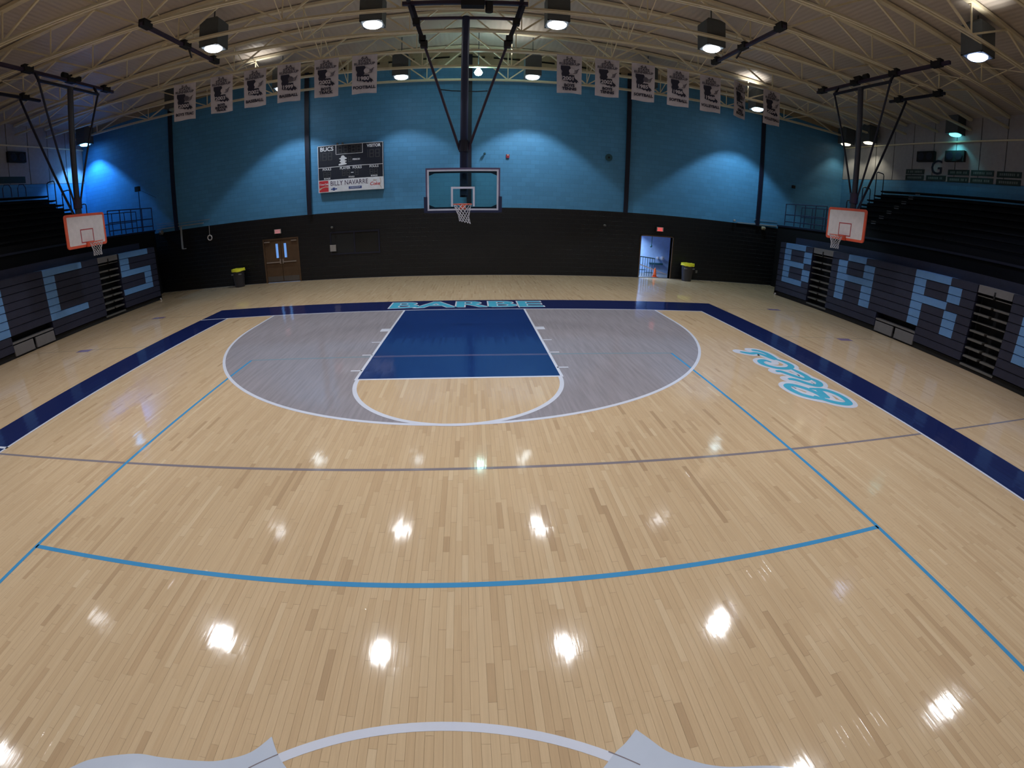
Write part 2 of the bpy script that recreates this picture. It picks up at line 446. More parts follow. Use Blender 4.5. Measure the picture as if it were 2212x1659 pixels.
# the uncountable rest of the boards
fv = []; ff = []; ft = []
for i, (x, y, y2, tn) in enumerate(rows):
    if i in single: continue
    n = len(fv)
    fv += [(x + G, y + G, 0), (x + PW - G, y + G, 0), (x + PW - G, y2 - G, 0), (x + G, y2 - G, 0)]
    ff.append((n, n + 1, n + 2, n + 3)); ft.append(tn)
me = bpy.data.meshes.new('floor_boards'); me.from_pydata(fv, [], ff); me.materials.append(M_WOOD); tone_attr(me, ft)
o = bpy.data.objects.new('floor_boards', me); C.objects.link(o); o.parent = floor; o['kind'] = 'stuff'
for i in sorted(single):
    x, y, y2, tn = rows[i]
    me = bpy.data.meshes.new('plank')
    x0, x1, a, b_ = x + G, x + PW - G, y + G, y2 - G; e = 0.0006
    vs = [(x0, a, -.011), (x1, a, -.011), (x1, b_, -.011), (x0, b_, -.011), (x0, a, -e), (x1, a, -e), (x1, b_, -e), (x0, b_, -e),
          (x0 + e, a + e, 0), (x1 - e, a + e, 0), (x1 - e, b_ - e, 0), (x0 + e, b_ - e, 0)]
    fs = [(8, 9, 10, 11)] + [(k, (k + 1) % 4, 4 + (k + 1) % 4, 4 + k) for k in range(4)] + [(4 + k, 4 + (k + 1) % 4, 8 + (k + 1) % 4, 8 + k) for k in range(4)]
    me.from_pydata(vs, [], fs); me.materials.append(M_WOOD); tone_attr(me, [tn] * len(fs))
    o = bpy.data.objects.new('plank', me); C.objects.link(o); o.parent = floor

# ---- court markings (thin paint films on the boards)
def film(name, pts, z, m, label=None):
    o = MB().poly([(p[0], p[1], z) for p in pts]).build(name, m, floor)
    if label: o['label'] = label
    return o
def line_pts(p, q, wd):
    p = Vector(p); q = Vector(q); d = (q - p).normalized(); n = Vector((-d.y, d.x)) * wd / 2
    return [tuple(p - n), tuple(q - n), tuple(q + n), tuple(p + n)]
def arc(c, r, a0, a1, n=64):
    return [(c[0] + r * cos(a0 + (a1 - a0) * i / n), c[1] + r * sin(a0 + (a1 - a0) * i / n)) for i in range(n + 1)]
def ring(name, c, r0, r1, a0, a1, z, m, n=96, label=None):
    A = [(x, y, z) for x, y in arc(c, r0, a0, a1, n)]; B = [(x, y, z) for x, y in arc(c, r1, a0, a1, n)]
    o = MB().strip(A, B).build(name, m, floor)
    if label: o['label'] = label
    return o
Z = [0.0006, 0.0012, 0.0018, 0.0024, 0.0030]
WC, WO, YO = 7.66, 8.76, 15.05
HB = (0.0, YB - 1.6)
# navy frame round the court
film('border_paint', [(-WO, YB), (WO, YB), (WO, YO), (-WO, YO)], Z[0], M_NAVY_P, 'navy border band behind the baseline')
film('border_paint', [(WC, -9), (WO, -9), (WO, YB), (WC, YB)], Z[0], M_NAVY_P, 'navy border band along the right sideline')
film('border_paint', [(-WO, -9), (-WC, -9), (-WC, YB), (-WO, YB)], Z[0], M_NAVY_P, 'navy border band along the left sideline')
# grey three point area
th = [(-6.02, YB)] + [(HB[0] + 6.02 * cos(a), HB[1] + 6.02 * sin(a)) for a in [pi + pi * i / 96 for i in range(97)]] + [(6.02, YB)]
film('three_point_area', th, Z[0], M_STAIN, 'grey stained area inside the three point line')
# wood shows inside the free throw half circle
ftc = (0.0, YB - 5.79)
o = MB()
me_w = bpy.data.meshes.new('free_throw_boards'); vv = []; fc = []; tt = []
r = random.Random(5); x = -1.79
while x < 1.79:
    x2 = min(x + PW, 1.79)
    ylo = -sqrt(max(0, 1.8 ** 2 - (x + PW / 2) ** 2)); y = ylo
    while y < 0:
        y2 = min(0, y + r.uniform(.3, 1.2)); n = len(vv)
        vv += [(x + G, ftc[1] + y, Z[1]), (x2 - G, ftc[1] + y, Z[1]), (x2 - G, ftc[1] + y2, Z[1]), (x + G, ftc[1] + y2, Z[1])]
        fc.append((n, n + 1, n + 2, n + 3)); tt.append(min(1, max(0, r.gauss(.55, .19)))); y = y2
    x += PW
me_w.from_pydata(vv, [], fc); me_w.materials.append(M_WOOD); tone_attr(me_w, tt)
o = bpy.data.objects.new('free_throw_boards', me_w); C.objects.link(o); o.parent = floor; o['kind'] = 'stuff'
# lane
film('lane_paint', [(-1.83, YB - 5.79), (1.83, YB - 5.79), (1.83, YB), (-1.83, YB)], Z[1], M_BLUE_P, 'royal blue painted key')
# volleyball court, light blue
V = 4.572
for sx in (-1, 1):
    film('volleyball_line', line_pts((sx * V, -9), (sx * V, 9.14), .055), Z[1], M_LBLUE_P, 'light blue volleyball sideline')
film('volleyball_line', line_pts((-V, 3.05), (V, 3.05), .055), Z[1], M_LBLUE_P, 'light blue volleyball attack line')
film('volleyball_line', line_pts((-V, 9.14), (-1.83, 9.14), .05), Z[1], M_GHOST_P, 'faded blue end line across grey area')
film('volleyball_line', line_pts((1.83, 9.14), (V, 9.14), .05), Z[1], M_GHOST_P, 'faded blue end line across grey area')
for dy in (-.035, 0, .035):
    film('lane_cross_line', line_pts((-1.8, 9.14 + dy), (1.8, 9.12 + dy), .012), Z[2], M_PINK_P)
# cross court lines
for a, b_ in (((-WC, 4.85), (WC, 4.85)), ((WO, 4.85), (14.0, 4.85)), ((-14.4, 4.85), (-WO, 4.85))):
    film('cross_court_line', line_pts(a, b_, .05), Z[1] - .0003, M_GREYL_P)
for a, b_ in (((-14.2, 10.85), (-WO, 10.72)), ((WO, 10.71), (14.0, 10.81)), ((-14.3, 14.6), (-WO, 14.35)), ((WO, 14.3), (14.0, 14.5))):
    film('faded_line', line_pts(a, b_, .035), Z[0], M_FAINT_P)
for x, y in ((-11.35, 10.72), (11.3, 10.6), (-11.3, 14.57), (11.34, 14.49)):
    film('purple_mark', [(x - .28, y - .12), (x + .28, y - .12), (x + .28, y + .12), (x - .28, y + .12)], Z[1], M_PURP_P)
# white lines
LW = .058
film('baseline', line_pts((-WO, YB + LW / 2), (WC + LW, YB + LW / 2), LW), Z[2], M_WHITE_P)
for sx in (-1, 1):
    film('sideline', line_pts((sx * (WC + LW / 2), -9), (sx * (WC + LW / 2), YB), LW), Z[2], M_WHITE_P)
    film('lane_line', line_pts((sx * 1.855, YB - 5.79), (sx * 1.805, YB), .055), Z[2], M_WHITE_P)
    # lane marks: one block and three hashes
    film('lane_block', [(sx * 1.85, YB - 2.43), (sx * 2.07, YB - 2.43), (sx * 2.07, YB - 2.16), (sx * 1.85, YB - 2.16)], Z[2], M_WHITE_P)
    for d in (3.38, 4.33, 5.29):
        film('lane_mark', line_pts((sx * 1.85, YB - d), (sx * 2.07, YB - d), .05), Z[2], M_WHITE_P)
film('free_throw_line', line_pts((-1.86, YB - 5.765), (1.86, YB - 5.765), LW), Z[2] + .0003, M_WHITE_P)
ring('free_throw_arc', ftc, 1.78, 1.855, pi, 2 * pi, Z[3], M_WHITE_P)
ring('three_point_line', HB, 5.965, 6.03, pi, 2 * pi, Z[2], M_WHITE_P)
for sx in (-1, 1):
    film('three_point_line', line_pts((sx * 6.0, HB[1]), (sx * 6.0, YB), .06), Z[2], M_WHITE_P)
film('coach_box_line', line_pts((-WO, 5.05), (-WC, 5.05), .06), Z[2], M_WHITE_P)
ring('centre_circle', (0, 0), 1.765, 1.83, 0, 2 * pi, Z[2], M_WHITE_P, 128)
# white flourish of the centre emblem
def smooth(pts, n=8, closed=False):
    out = []; k = len(pts)
    rng = range(k if closed else k - 1)
    for i in rng:
        g = (lambda j: Vector(pts[j % k])) if closed else (lambda j: Vector(pts[max(0, min(k - 1, j))]))
        p0, p1, p2, p3 = g(i - 1), g(i), g(i + 1), g(i + 2)
        for t in range(n):
            u = t / n
            out.append(tuple(0.5 * ((2 * p1) + (-p0 + p2) * u + (2 * p0 - 5 * p1 + 4 * p2 - p3) * u * u + (-p0 + 3 * p1 - 3 * p2 + p3) * u ** 3)))
    if not closed: out.append(tuple(pts[-1]))
    return out
embL = smooth([(-2.9, .75), (-2.45, 1.08), (-2.27, 1.22), (-1.98, 1.335), (-1.77, 1.36), (-1.5, 1.395), (-1.35, 1.43), (-1.18, 1.515), (-1.07, 1.645)]) + smooth([(-1.065, 1.64), (-1.03, 1.58), (-.98, 1.51), (-.91, 1.44), (-.6, 1.15)])[1:] + [(-.6, .75)]
embR = smooth([(.6, 1.12), (.94, 1.43), (1.03, 1.515), (1.11, 1.57), (1.2, 1.65)]) + smooth([(1.2, 1.65), (1.26, 1.575), (1.35, 1.46), (1.47, 1.37), (1.65, 1.275), (2.1, 1.12), (2.7, .7)])[1:] + [(2.7, .6), (.6, .6)]
M_EMB = paint_mat('pale_blue_white_paint', (0.50, 0.545, 0.65))
film('centre_emblem', embL, Z[3], M_EMB, 'pale flourish of the painted centre emblem')
film('centre_emblem', embR, Z[3], M_EMB, 'pale flourish of the painted centre emblem')
ring('emblem_hairline', (0, 0), 1.822, 1.83, rad(50.5), rad(57), Z[4], M_GREYL_P, 24)
ring('emblem_hairline', (0, 0), 1.822, 1.83, rad(123), rad(129.5), Z[4], M_GREYL_P, 24)

# baseline word
o = text('baseline_lettering', 'BARBE', 1.24, (0.02, 14.335, Z[2] + .001), (0, 0, 0), M_WHITE_P, floor, sx=1.38, offset=.062, extrude=.0003, spacing=.98)
o['label'] = 'white outline of the baseline word BARBE'
o = text('baseline_lettering', 'BARBE', 1.24, (0.02, 14.335, Z[3] + .001), (0, 0, 0), M_TEAL_P, floor, sx=1.38, offset=.030, extrude=.0003, spacing=.98)
o['label'] = 'light blue baseline word BARBE'

# script word by the right sideline
def ribbon(pts, wd, z, taper=None):
    P = smooth(pts, 8); L = []; R = []
    k = len(P)
    for i, p in enumerate(P):
        a = Vector(P[max(0, i - 1)]); b_ = Vector(P[min(k - 1, i + 1)]); d = (b_ - a)
        if d.length < 1e-6: d = Vector((1, 0))
        d.normalize(); n = Vector((-d.y, d.x))
        t = i / (k - 1); wv = wd / 2
        if taper:
            wv *= min(1, taper + min(t, 1 - t) * 4)
        L.append((p[0] + n.x * wv, p[1] + n.y * wv, z)); R.append((p[0] - n.x * wv, p[1] - n.y * wv, z))
    return L, R
STROKES = [
    [(6.44, 9.26), (6.66, 9.13), (6.88, 9.15), (7.00, 8.92), (7.06, 8.66)],
    [(6.86, 9.38), (7.02, 9.34), (7.13, 9.14), (7.12, 8.85), (7.08, 8.66)],
    [(6.83, 8.50), (6.73, 8.63), (6.57, 8.57), (6.52, 8.37), (6.68, 8.15), (6.93, 8.09), (7.12, 8.15), (7.24, 8.30), (7.22, 8.52), (7.10, 8.74)],
    [(6.53, 7.91), (6.67, 7.89), (6.84, 7.60), (6.98, 7.44), (7.12, 7.53), (7.13, 7.79), (7.08, 8.10)],
    [(6.52, 7.46), (6.68, 7.42), (6.90, 7.13), (7.07, 7.10), (7.20, 7.27), (7.13, 7.55)],
    [(6.62, 6.40), (6.42, 6.52), (6.25, 6.68), (6.18, 6.90), (6.20, 7.08), (6.32, 7.16), (6.46, 7.10), (6.60, 6.92), (6.68, 6.66), (6.62, 6.44)],
    [(6.68, 6.95), (6.85, 6.90), (7.02, 6.84), (7.14, 6.66), (7.17, 6.42), (7.10, 6.22), (6.94, 6.18), (6.74, 6.28), (6.58, 6.46), (6.50, 6.60)],
    [(6.84, 6.86), (6.80, 6.66), (6.74, 6.46)],
]
wbm = MB(); tbm = MB()
for st in STROKES:
    zq = STROKES.index(st) * 2e-5
    wbm.strip(*ribbon(st, .36, zq)); tbm.strip(*ribbon(st, .155, zq, .45))
    for e_ in (st[0], st[-1]):
        wbm.poly([(x, y, zq + 1e-5) for x, y in arc(e_, .18, 0, 2 * pi, 16)[:-1]])
wbm.v = [(x, y, Z[2] + z) for x, y, z in wbm.v]
tbm.v = [(x, y, Z[4] + z) for x, y, z in tbm.v]
wbm.build('script_outline', M_WHITE_P, floor)['label'] = 'white outline of the sideline script word Bucs'
tbm.build('script_lettering', M_TEAL_P, floor)['label'] = 'teal sideline script word Bucs'

# ================================================================== WALLS AND ROOF
DX0, DX1, DH = 8.25, 9.90, 2.03       # open doorway
D1X0, D1X1 = -9.74, -8.0              # wooden double door
ZB = 3.09                             # paint changes from black to blue
def wall_with_holes():
    lo = MB()
    for x0, x1 in ((XL, D1X0), (D1X1, DX0), (DX1, XR)):
        lo.box(x0, x1, YW, YW + .25, 0, ZB)
    lo.box(D1X0, D1X1, YW, YW + .25, 2.05, ZB); lo.box(DX0, DX1, YW, YW + .25, DH, ZB)
    return lo
wf = MB().box(XL, XR, YW, YW + .25, ZB, 9.5).build('wall_far', M_WALLB, kind='structure', origin=(0, YW, 0))
tag(wf, 'tall light blue painted block end wall')
wall_with_holes().build('lower_wall', M_WALLK, wf)['label'] = 'black painted lower block wall'
bb = MB()
xs = [XL + (XR - XL) * i / 12 for i in range(13)]
for a, b_ in zip(xs, xs[1:]):
    za, zb = max(9.5, roof_z(a) - .36), max(9.5, roof_z(b_) - .36)
    bb.add([(a, YW - .05, 9.5), (b_, YW - .05, 9.5), (b_, YW - .05, zb), (a, YW - .05, za), (a, YW + .25, 9.5), (b_, YW + .25, 9.5), (b_, YW + .25, zb), (a, YW + .25, za)],
           [(0, 1, 2, 3), (4, 7, 6, 5), (0, 4, 5, 1), (3, 2, 6, 7)])
for a, b_ in zip(xs, xs[1:]):
    za, zb = roof_z(a) - .25, roof_z(b_) - .25
    bb.add([(a, YW - .05, za), (b_, YW - .05, zb), (b_, YW - .05, zb + .26), (a, YW - .05, za + .26), (a, YW + .25, za), (b_, YW + .25, zb), (b_, YW + .25, zb + .26), (a, YW + .25, za + .26)],
           [(0, 1, 2, 3), (4, 7, 6, 5), (0, 4, 5, 1), (3, 2, 6, 7)])
tag(bb.build('trim_1', M_BEAM, kind='structure'), 'beige beam along the top of the blue wall')
sl = MB().box(XL, XR, YW + .08, YW + .25, 9.5, 10.4); tag(sl.build('gap_shade', M_BLACK, kind='structure'), 'black backing painting the shade in the gap under the roof deck above the blue wall')  # solid black box, its colour stands in for the darkness of the slots
cl = MB()
for x in [i * 1.55 - 19.4 for i in range(26)]:
    cl.box(x, x + .38, YW - .03, YW + .08, 9.6, roof_z(x) + .05)
tag(cl.build('trim_3', M_BEAM, kind='structure'), 'beige brackets across the dark gap over the blue wall')
# steel columns on the far wall
for i, (x, wd) in enumerate(((-14.62, .15), (-7.25, .15), (.10, .15), (7.33, .15), (14.68, .15))):
    c = MB().box(x - wd / 2, x + wd / 2, YW - .10, YW, ZB - .02, roof_z(x) - .25)
    c.box(x - wd / 2 - .03, x + wd / 2 + .03, YW - .13, YW - .10, ZB - .02, roof_z(x) - .25)
    o = c.build('column', M_NAVYD, kind='structure')
    tag(o, 'navy steel column on the blue wall, %s from the left' % ('first', 'second', 'third', 'fourth', 'fifth')[i])
for nm, X, s in (('wall_left', XL, -1), ('wall_right', XR, 1)):
    o = MB().box(min(X, X + s * .25), max(X, X + s * .25), YN, YW + .25, 0, 6.45).build(nm, M_WALLB, kind='structure', origin=(X, 0, 0))
    tag(o, 'side wall, blue below and pale panels above, behind the %s bleachers' % ('left' if s < 0 else 'right'))
    for k in range(22):
        y1 = YW - k * 1.22 - .02; y0 = y1 - 1.18
        MB().box(min(X, X + s * .06), max(X, X + s * .06), y0, y1, 6.47, 8.2).build('panel', M_WALLW, o)
        MB().box(min(X, X + s * .06), max(X, X + s * .06), y0, y1, 8.26, 9.3).build('panel', M_WALLW, o)
    MB().box(min(X + s * .06, X + s * .25), max(X + s * .06, X + s * .25), YN, YW + .25, 6.45, 9.4).build('panel_backing', M_NAVYD, o)
    MB().box(min(X, X - s * .08), max(X, X - s * .08), YN, YW, 8.20, 8.26).build('ledge', M_BEIGE, o)
MB().box(XL, XR, YN - .25, YN, 0, 10.4).build('wall_near', M_WALLB, kind='structure')['label'] = 'blue end wall behind the camera'
rd = MB()
rd.add([(XL - .3, YN - .3, roof_z(XL)), (0, YN - .3, roof_z(0)), (XR + .3, YN - .3, roof_z(XR)), (XL - .3, YW + .3, roof_z(XL)), (0, YW + .3, roof_z(0)), (XR + .3, YW + .3, roof_z(XR)),
        (XL - .3, YN - .3, 10.6), (XR + .3, YN - .3, 10.6), (XL - .3, YW + .3, 10.6), (XR + .3, YW + .3, 10.6)],
       [(0, 1, 4, 3), (1, 2, 5, 4), (6, 8, 9, 7), (0, 3, 8, 6), (2, 7, 9, 5)])
ceil = rd.build('ceiling', M_DECK, kind='structure', origin=(0, 0, 10.3))
tag(ceil, 'low pitched beige metal roof deck')
MB().box(XL, XR, YW - .02, YW - .005, 0.0, 0.012).build('baseboard_far', M_GPANEL, kind='structure')['label'] = 'thin pale strip where the floor meets the end wall'

# ---- roof trusses
def chord_pair(z, x0, x1, y, hz=.09):
    m_ = MB()
    for s in (-1, 1):
        m_.box(x0, x1, y + s * .045 - .03, y + s * .045 + .03, z, z + .02)
        m_.box(x0, x1, y + s * .02 - .008, y + s * .02 + .008, z, z + hz)
    return m_
def truss(y, label):
    t = thing('roof_truss', label, 'roof truss', (0, y, 8.68), group='white steel roof trusses')
    chord_pair(0, XL + .1, XR - .1, 0).build('bottom_chord', M_BEIGE, t, world=False)
    m_ = MB()
    for a, b_ in ((XL + .1, 0), (0, XR - .1)):
        m_.bar((a, 0, roof_z(a) - 8.68 - .09), (b_, 0, roof_z(b_) - 8.68 - .09), .15, .1)
    m_.build('top_chord', M_BEIGE, t, world=False)
    k = 0; pitch = 1.72; n = 12
    xsn = [i * pitch for i in range(-n + 1, n)]
    for i, (a, b_) in enumerate(zip(xsn, xsn[1:])):
        lo_a = (i % 2 == 0)
        za = .05 if lo_a else roof_z(a) - 8.68 - .12; zb = roof_z(b_) - 8.68 - .12 if lo_a else .05
        MB().bar((a, 0, za), (b_, 0, zb), .05, .05).build('web', M_BEIGE, t, world=False)
        if lo_a: MB().bar((a, 0, .05), (a, 0, roof_z(a) - 8.68 - .12), .035).build('web', M_BEIGE, t, world=False)
    return t
TY = [20.5, 18.62, 16.78, 14.9, 13.17, 11.4, 9.75, 7.95, 6.15, 4.35, 2.55, .75, -1.05, -2.85, -4.65]
ORD = ['first', 'second', 'third', 'fourth', 'fifth', 'sixth', 'seventh', 'eighth', 'ninth', 'tenth', 'eleventh', 'twelfth', 'thirteenth', 'fourteenth', 'fifteenth']
t0 = truss(TY[0], 'beige steel roof truss, first from the blue wall')
for i, y in enumerate(TY[1:], 1):
    t = dup(t0); t.location = (0, y, 8.68); t['label'] = 'beige steel roof truss, %s from the blue wall' % ORD[i]
for i, x in enumerate((-15.48, -8.6, -5.16, 5.16, 8.6, 15.48)):
    root = thing('bridging_brace', 'thin cross bracing between roof trusses, %s line from the left wall' % ORD[i], 'brace', (x, 10, 8.8), group='cross bracing between the trusses')
    for a, b_ in zip(TY[:9], TY[1:10]):
        zt = roof_z(x) - .2
        MB().bar((x, a, 8.80), (x, b_, zt), .025).bar((x, a, zt), (x, b_, 8.80), .025).build('brace_rod', M_BEIGE, root)

# ================================================================== LAMPS
def make_lamp(on_mat, top):
    t = empty('high_bay_lamp', (0, 0, 0))
    h = MB(); w_ = .32
    # open bottomed square housing
    h.add([(-w_, -w_, 0), (w_, -w_, 0), (w_, w_, 0), (-w_, w_, 0), (-w_, -w_, .82), (w_, -w_, .82), (w_, w_, .82), (-w_, w_, .82), (-.2, -.2, .94), (.2, -.2, .94), (.2, .2, .94), (-.2, .2, .94)],
          [(0, 1, 5, 4), (1, 2, 6, 5), (2, 3, 7, 6), (3, 0, 4, 7), (4, 5, 9, 8), (5, 6, 10, 9), (6, 7, 11, 10), (7, 4, 8, 11), (8, 9, 10, 11)])
    h.build('housing', M_HOUS, t, world=False)
    f_ = MB()
    for a in ((-w_, w_, -w_, -w_ + .05), (-w_, w_, w_ - .05, w_), (-w_, -w_ + .05, -w_, w_), (w_ - .05, w_, -w_, w_)):
        f_.box(a[0], a[1], a[2], a[3], -.012, .012)
    f_.build('rim_frame', M_HOUS, t, world=False)
    MB().lathe((0, 0, 0), [(.27, .0), (.265, -.035), (.22, -.07), (.12, -.088), (.01, -.095)], 28).build('lens', on_mat, t, world=False)
    MB().bar((0, 0, .93), (0, 0, top), .03).build('hanger', M_HOUS, t, world=False)
    return t
for i, (x, y, z, wt, col, up, where) in enumerate(LAMPS):
    if wt <= 0: em = mat('unlit_lens', (0.22, 0.27, 0.25), 0.4)
    else:
        k = max(2.0, 14.0 * min(1, wt / 400.0))
        ec = tuple(c ** 1.0 for c in col)
        em = emis('lens_glow_%d' % i, ec, k)
    t = make_lamp(em, roof_z(x) - z); t.location = (x, y, z); t['category'] = 'ceiling lamp'; t['group'] = 'square high bay lamps'
    t['label'] = 'grey high bay lamp ' + where
    if wt > 0:
        ld = bpy.data.lights.new('lamp_beam', 'SPOT'); ld.energy = wt; ld.color = col; ld.spot_size = rad(104); ld.spot_blend = .16; ld.shadow_soft_size = .27
        lo_ = bpy.data.objects.new('lamp_beam', ld); C.objects.link(lo_); lo_.parent = t; lo_.location = (0, 0, -.20)
        # weak glow of the lens towards the sides
        pd = bpy.data.lights.new('lamp_spill', 'SPOT'); pd.energy = wt * .03; pd.color = col; pd.spot_size = rad(172); pd.spot_blend = .6; pd.shadow_soft_size = .27
        po = bpy.data.objects.new('lamp_spill', pd); C.objects.link(po); po.parent = t; po.location = (0, 0, -.20)
    if up > 0:
        ld = bpy.data.lights.new('lamp_uplight', 'SPOT'); ld.energy = up; ld.color = (1, .97, .9); ld.spot_size = rad(120); ld.spot_blend = .5; ld.shadow_soft_size = .08
        lo_ = bpy.data.objects.new('lamp_uplight', ld); C.objects.link(lo_); lo_.parent = t; lo_.location = (-.75, -.7, .62); lo_.rotation_euler = (rad(180), 0, 0)
# bare bulb by the middle column
t = thing('bare_bulb', 'bare glowing greenish lamp bulb beside the main hoop pole', 'lamp', BACK_ON_BULB)
MB().lathe(BACK_ON_BULB, [(.02, .14), (.07, .10), (.13, .02), (.17, -.06), (.12, -.15), (.02, -.19)], 16).build('bulb', emis('bulb_glow', (.55, 1.0, .95), 16), t, smooth=True)
MB().lathe(BACK_ON_BULB, [(.05, .14), (.05, .24)], 10).bar((BACK_ON_BULB[0], BACK_ON_BULB[1], 8.8), (BACK_ON_BULB[0], BACK_ON_BULB[1], roof_z(.4)), .03).build('socket', M_HOUS, t)
ld = bpy.data.lights.new('bulb_light', 'POINT'); ld.energy = 45; ld.color = (.5, 1, .95); ld.shadow_soft_size = .1
lo_ = bpy.data.objects.new('bulb_light', ld); C.objects.link(lo_); lo_.parent = t; lo_.location = (0, -.25, -.05)

# ================================================================== BANNERS
LA = [(0, 1), (.5, 1), (.55, .88), (.5, .75), (.52, .6), (.44, .47), (.76, .47), (.76, .36), (.82, .26), (.92, .2), (1.02, .04), (.94, .1), (.88, .0), (.8, .09), (.7, .0), (.6, .1), (.5, .05), (.38, .12), (.2, .13), (.08, .16), (.1, .35), (.04, .5), (.08, .65), (0, .8)]
YBN = 16.70
def banner(x, div, year, sport, label, turn=0.0, seed=0, top=8.66):
    t = thing('banner', label, 'banner', (x, YBN, top - 1.42), turn, 'championship banners hung from a truss')
    W2, H = .45, 1.42
    nx, nz = 10, 12
    rr = random.Random(seed); ph = rr.uniform(0, 6)
    def wav(u, v): return .018 * sin(u * 7 + ph) * (1 - v) + .008 * sin(v * 6 + ph)
    vs = []; fs = []
    for j in range(nz + 1):
        for i in range(nx + 1):
            u = i / nx; v = j / nz
            sag = .03 * sin(u * 6 + ph) * (1 - v)
            vs.append(((u - .5) * 2 * W2 * (1 - .02 * (1 - v)), wav(u, v), v * H + sag * .6))
    for j in range(nz):
        for i in range(nx):
            a = j * (nx + 1) + i; fs.append((a, a + 1, a + nx + 2, a + nx + 1))
    MB().add(vs, fs).build('cloth', M_BANNER, t, world=False, smooth=True)
    MB().bar((-W2, 0, H), (W2, 0, H), .03).build('top_rod', M_BANNER, t, world=False)
    R90 = (rad(90), 0, 0)
    def tx(body, size, z, m, **k):
        o = text('lettering', body, size, (0, 0, 0), R90, m, None, extrude=.001, **k)
        o.parent = t; o.location = (k.get('dx', 0), -.034, z); return o
    tx(div, .15, H - .11, M_PRINTG, offset=.007, sx=1.1); tx('STATE', .135, H - .22, M_PRINTG, offset=.007, sx=1.15)
    tx('RUNNER-UP', .125, H - .325, M_PRINTG, offset=.006, sx=1.08)
    s = .64
    em_ = MB().poly([(-.31 + p[0] * s * 1.0, -.032, .38 + p[1] * s) for p in LA]).build('state_emblem', M_PRINT, t, world=False)
    MB().poly([(.08 + .10 * cos(a), -.038, .83 + .10 * sin(a)) for a in [2 * pi * i / 18 for i in range(18)]]).build('ball_emblem', M_PRINTG if seed % 3 == 2 else M_BANNER, t, world=False)
    wg = MB()
    for q in range(3):
        wg.strip([(.14, -.036, .86 - q * .05), (.24, -.036, .87 - q * .05), (.33 - q * .03, -.036, .94 - q * .06)], [(.14, -.036, .84 - q * .05), (.25, -.036, .845 - q * .05), (.35 - q * .03, -.036, .92 - q * .06)])
    wg.build('wing_emblem', M_PRINTG, t, world=False)
    o = tx(year, .19, .545, M_BANNER, offset=.006, sx=1.1); o.location.x = -.03; o.location.y = -.040
    if '\n' in sport:
        ls = sport.split('\n')
        for i_, l_ in enumerate(ls): tx(l_, .14 if len(ls) == 2 else .11, .29 - i_ * (.13 if len(ls) == 2 else .1), M_PRINT, offset=.007, sx=1.08)
    else: tx(sport, .145, .22, M_PRINT, offset=.006, sx=1.12 if len(sport) < 9 else .95)
    return t
BN = [(-3.53, '4-A', '1980', 'FOOTBALL', 0), (-4.92, '5-A', '2002', 'BOYS\nTRACK', 0), (-6.33, '5-A', '1999', 'BASEBALL', 0), (-7.68, '5-A', '2002', 'BASEBALL', 0),
      (-9.08, '5-A', '2003', 'BOYS\nINDOOR\nTRACK', .12), (-10.72, '5-A', '2000', 'BOYS TRAC', .25),
      (3.60, '5-A', '2001', 'BOYS\nTENNIS', 0), (4.98, '5-A', '2002', 'BOYS\nTENNIS', 0), (6.35, '4-A', '1985', 'SOFTBALL', 0), (7.74, '4-A', '1986', 'SOFTBALL', 0), (9.10, '4-A', '1988', 'VOLLEYBALL', 0),
      (10.42, '5-A', '2001', 'GIRLS\nSOCCER', .5), (11.96, '5-A', '2004', 'VOLLEYBALL', .1)]
BL = ['white banner reading 4-A state runner-up football, left of the main hoop pole', 'white banner reading 2002 boys track, second left of the main hoop pole', 'white banner reading 1999 baseball', 'white banner reading 2002 baseball, fourth left of the main hoop pole',
      'white banner reading boys indoor track, second from the left end', 'leftmost white banner, beside the unlit lamp', 'white banner reading 2001 boys tennis, first right of the main hoop pole', 'white banner reading 2002 boys tennis',
      'white softball banner beside the fourth navy column', 'white softball banner right of the other softball banner', 'white banner reading 1988 volleyball', 'twisted narrow white banner, second from the right end', 'rightmost white banner, just right of a lit lamp']
for i, (b_, l_) in enumerate(zip(BN, BL)):
    banner(b_[0], b_[1], b_[2], b_[3], l_, b_[4], i)

# ================================================================== HOOPS
def net_mesh(c, skew=0.0, r0=.225, L=.46):
    m_ = MB(); n = 12; K = 8
    def P(j, k):
        u = k / K; rr = r0 * (1 - .42 * min(1, u * 1.5)) + (.03 * max(0, u - .6))
        a = 2 * pi * j / n
        return (c[0] + rr * cos(a) + skew * u * u * .06, c[1] + rr * sin(a), c[2] - u * L - skew * .035 * u * cos(a))
    for d in (1, -1):
        for j in range(n):
            m_.tube([P(j + d * k * .5, k) for k in range(K + 1)], .0065, 4, caps=False)
    return m_
def rim_mesh(c, inward):
    m_ = MB()
    m_.tube([(c[0] + .2286 * cos(a), c[1] + .2286 * sin(a), c[2]) for a in [2 * pi * i / 32 for i in range(32)]], .011, 8, closed=True)
    return m_

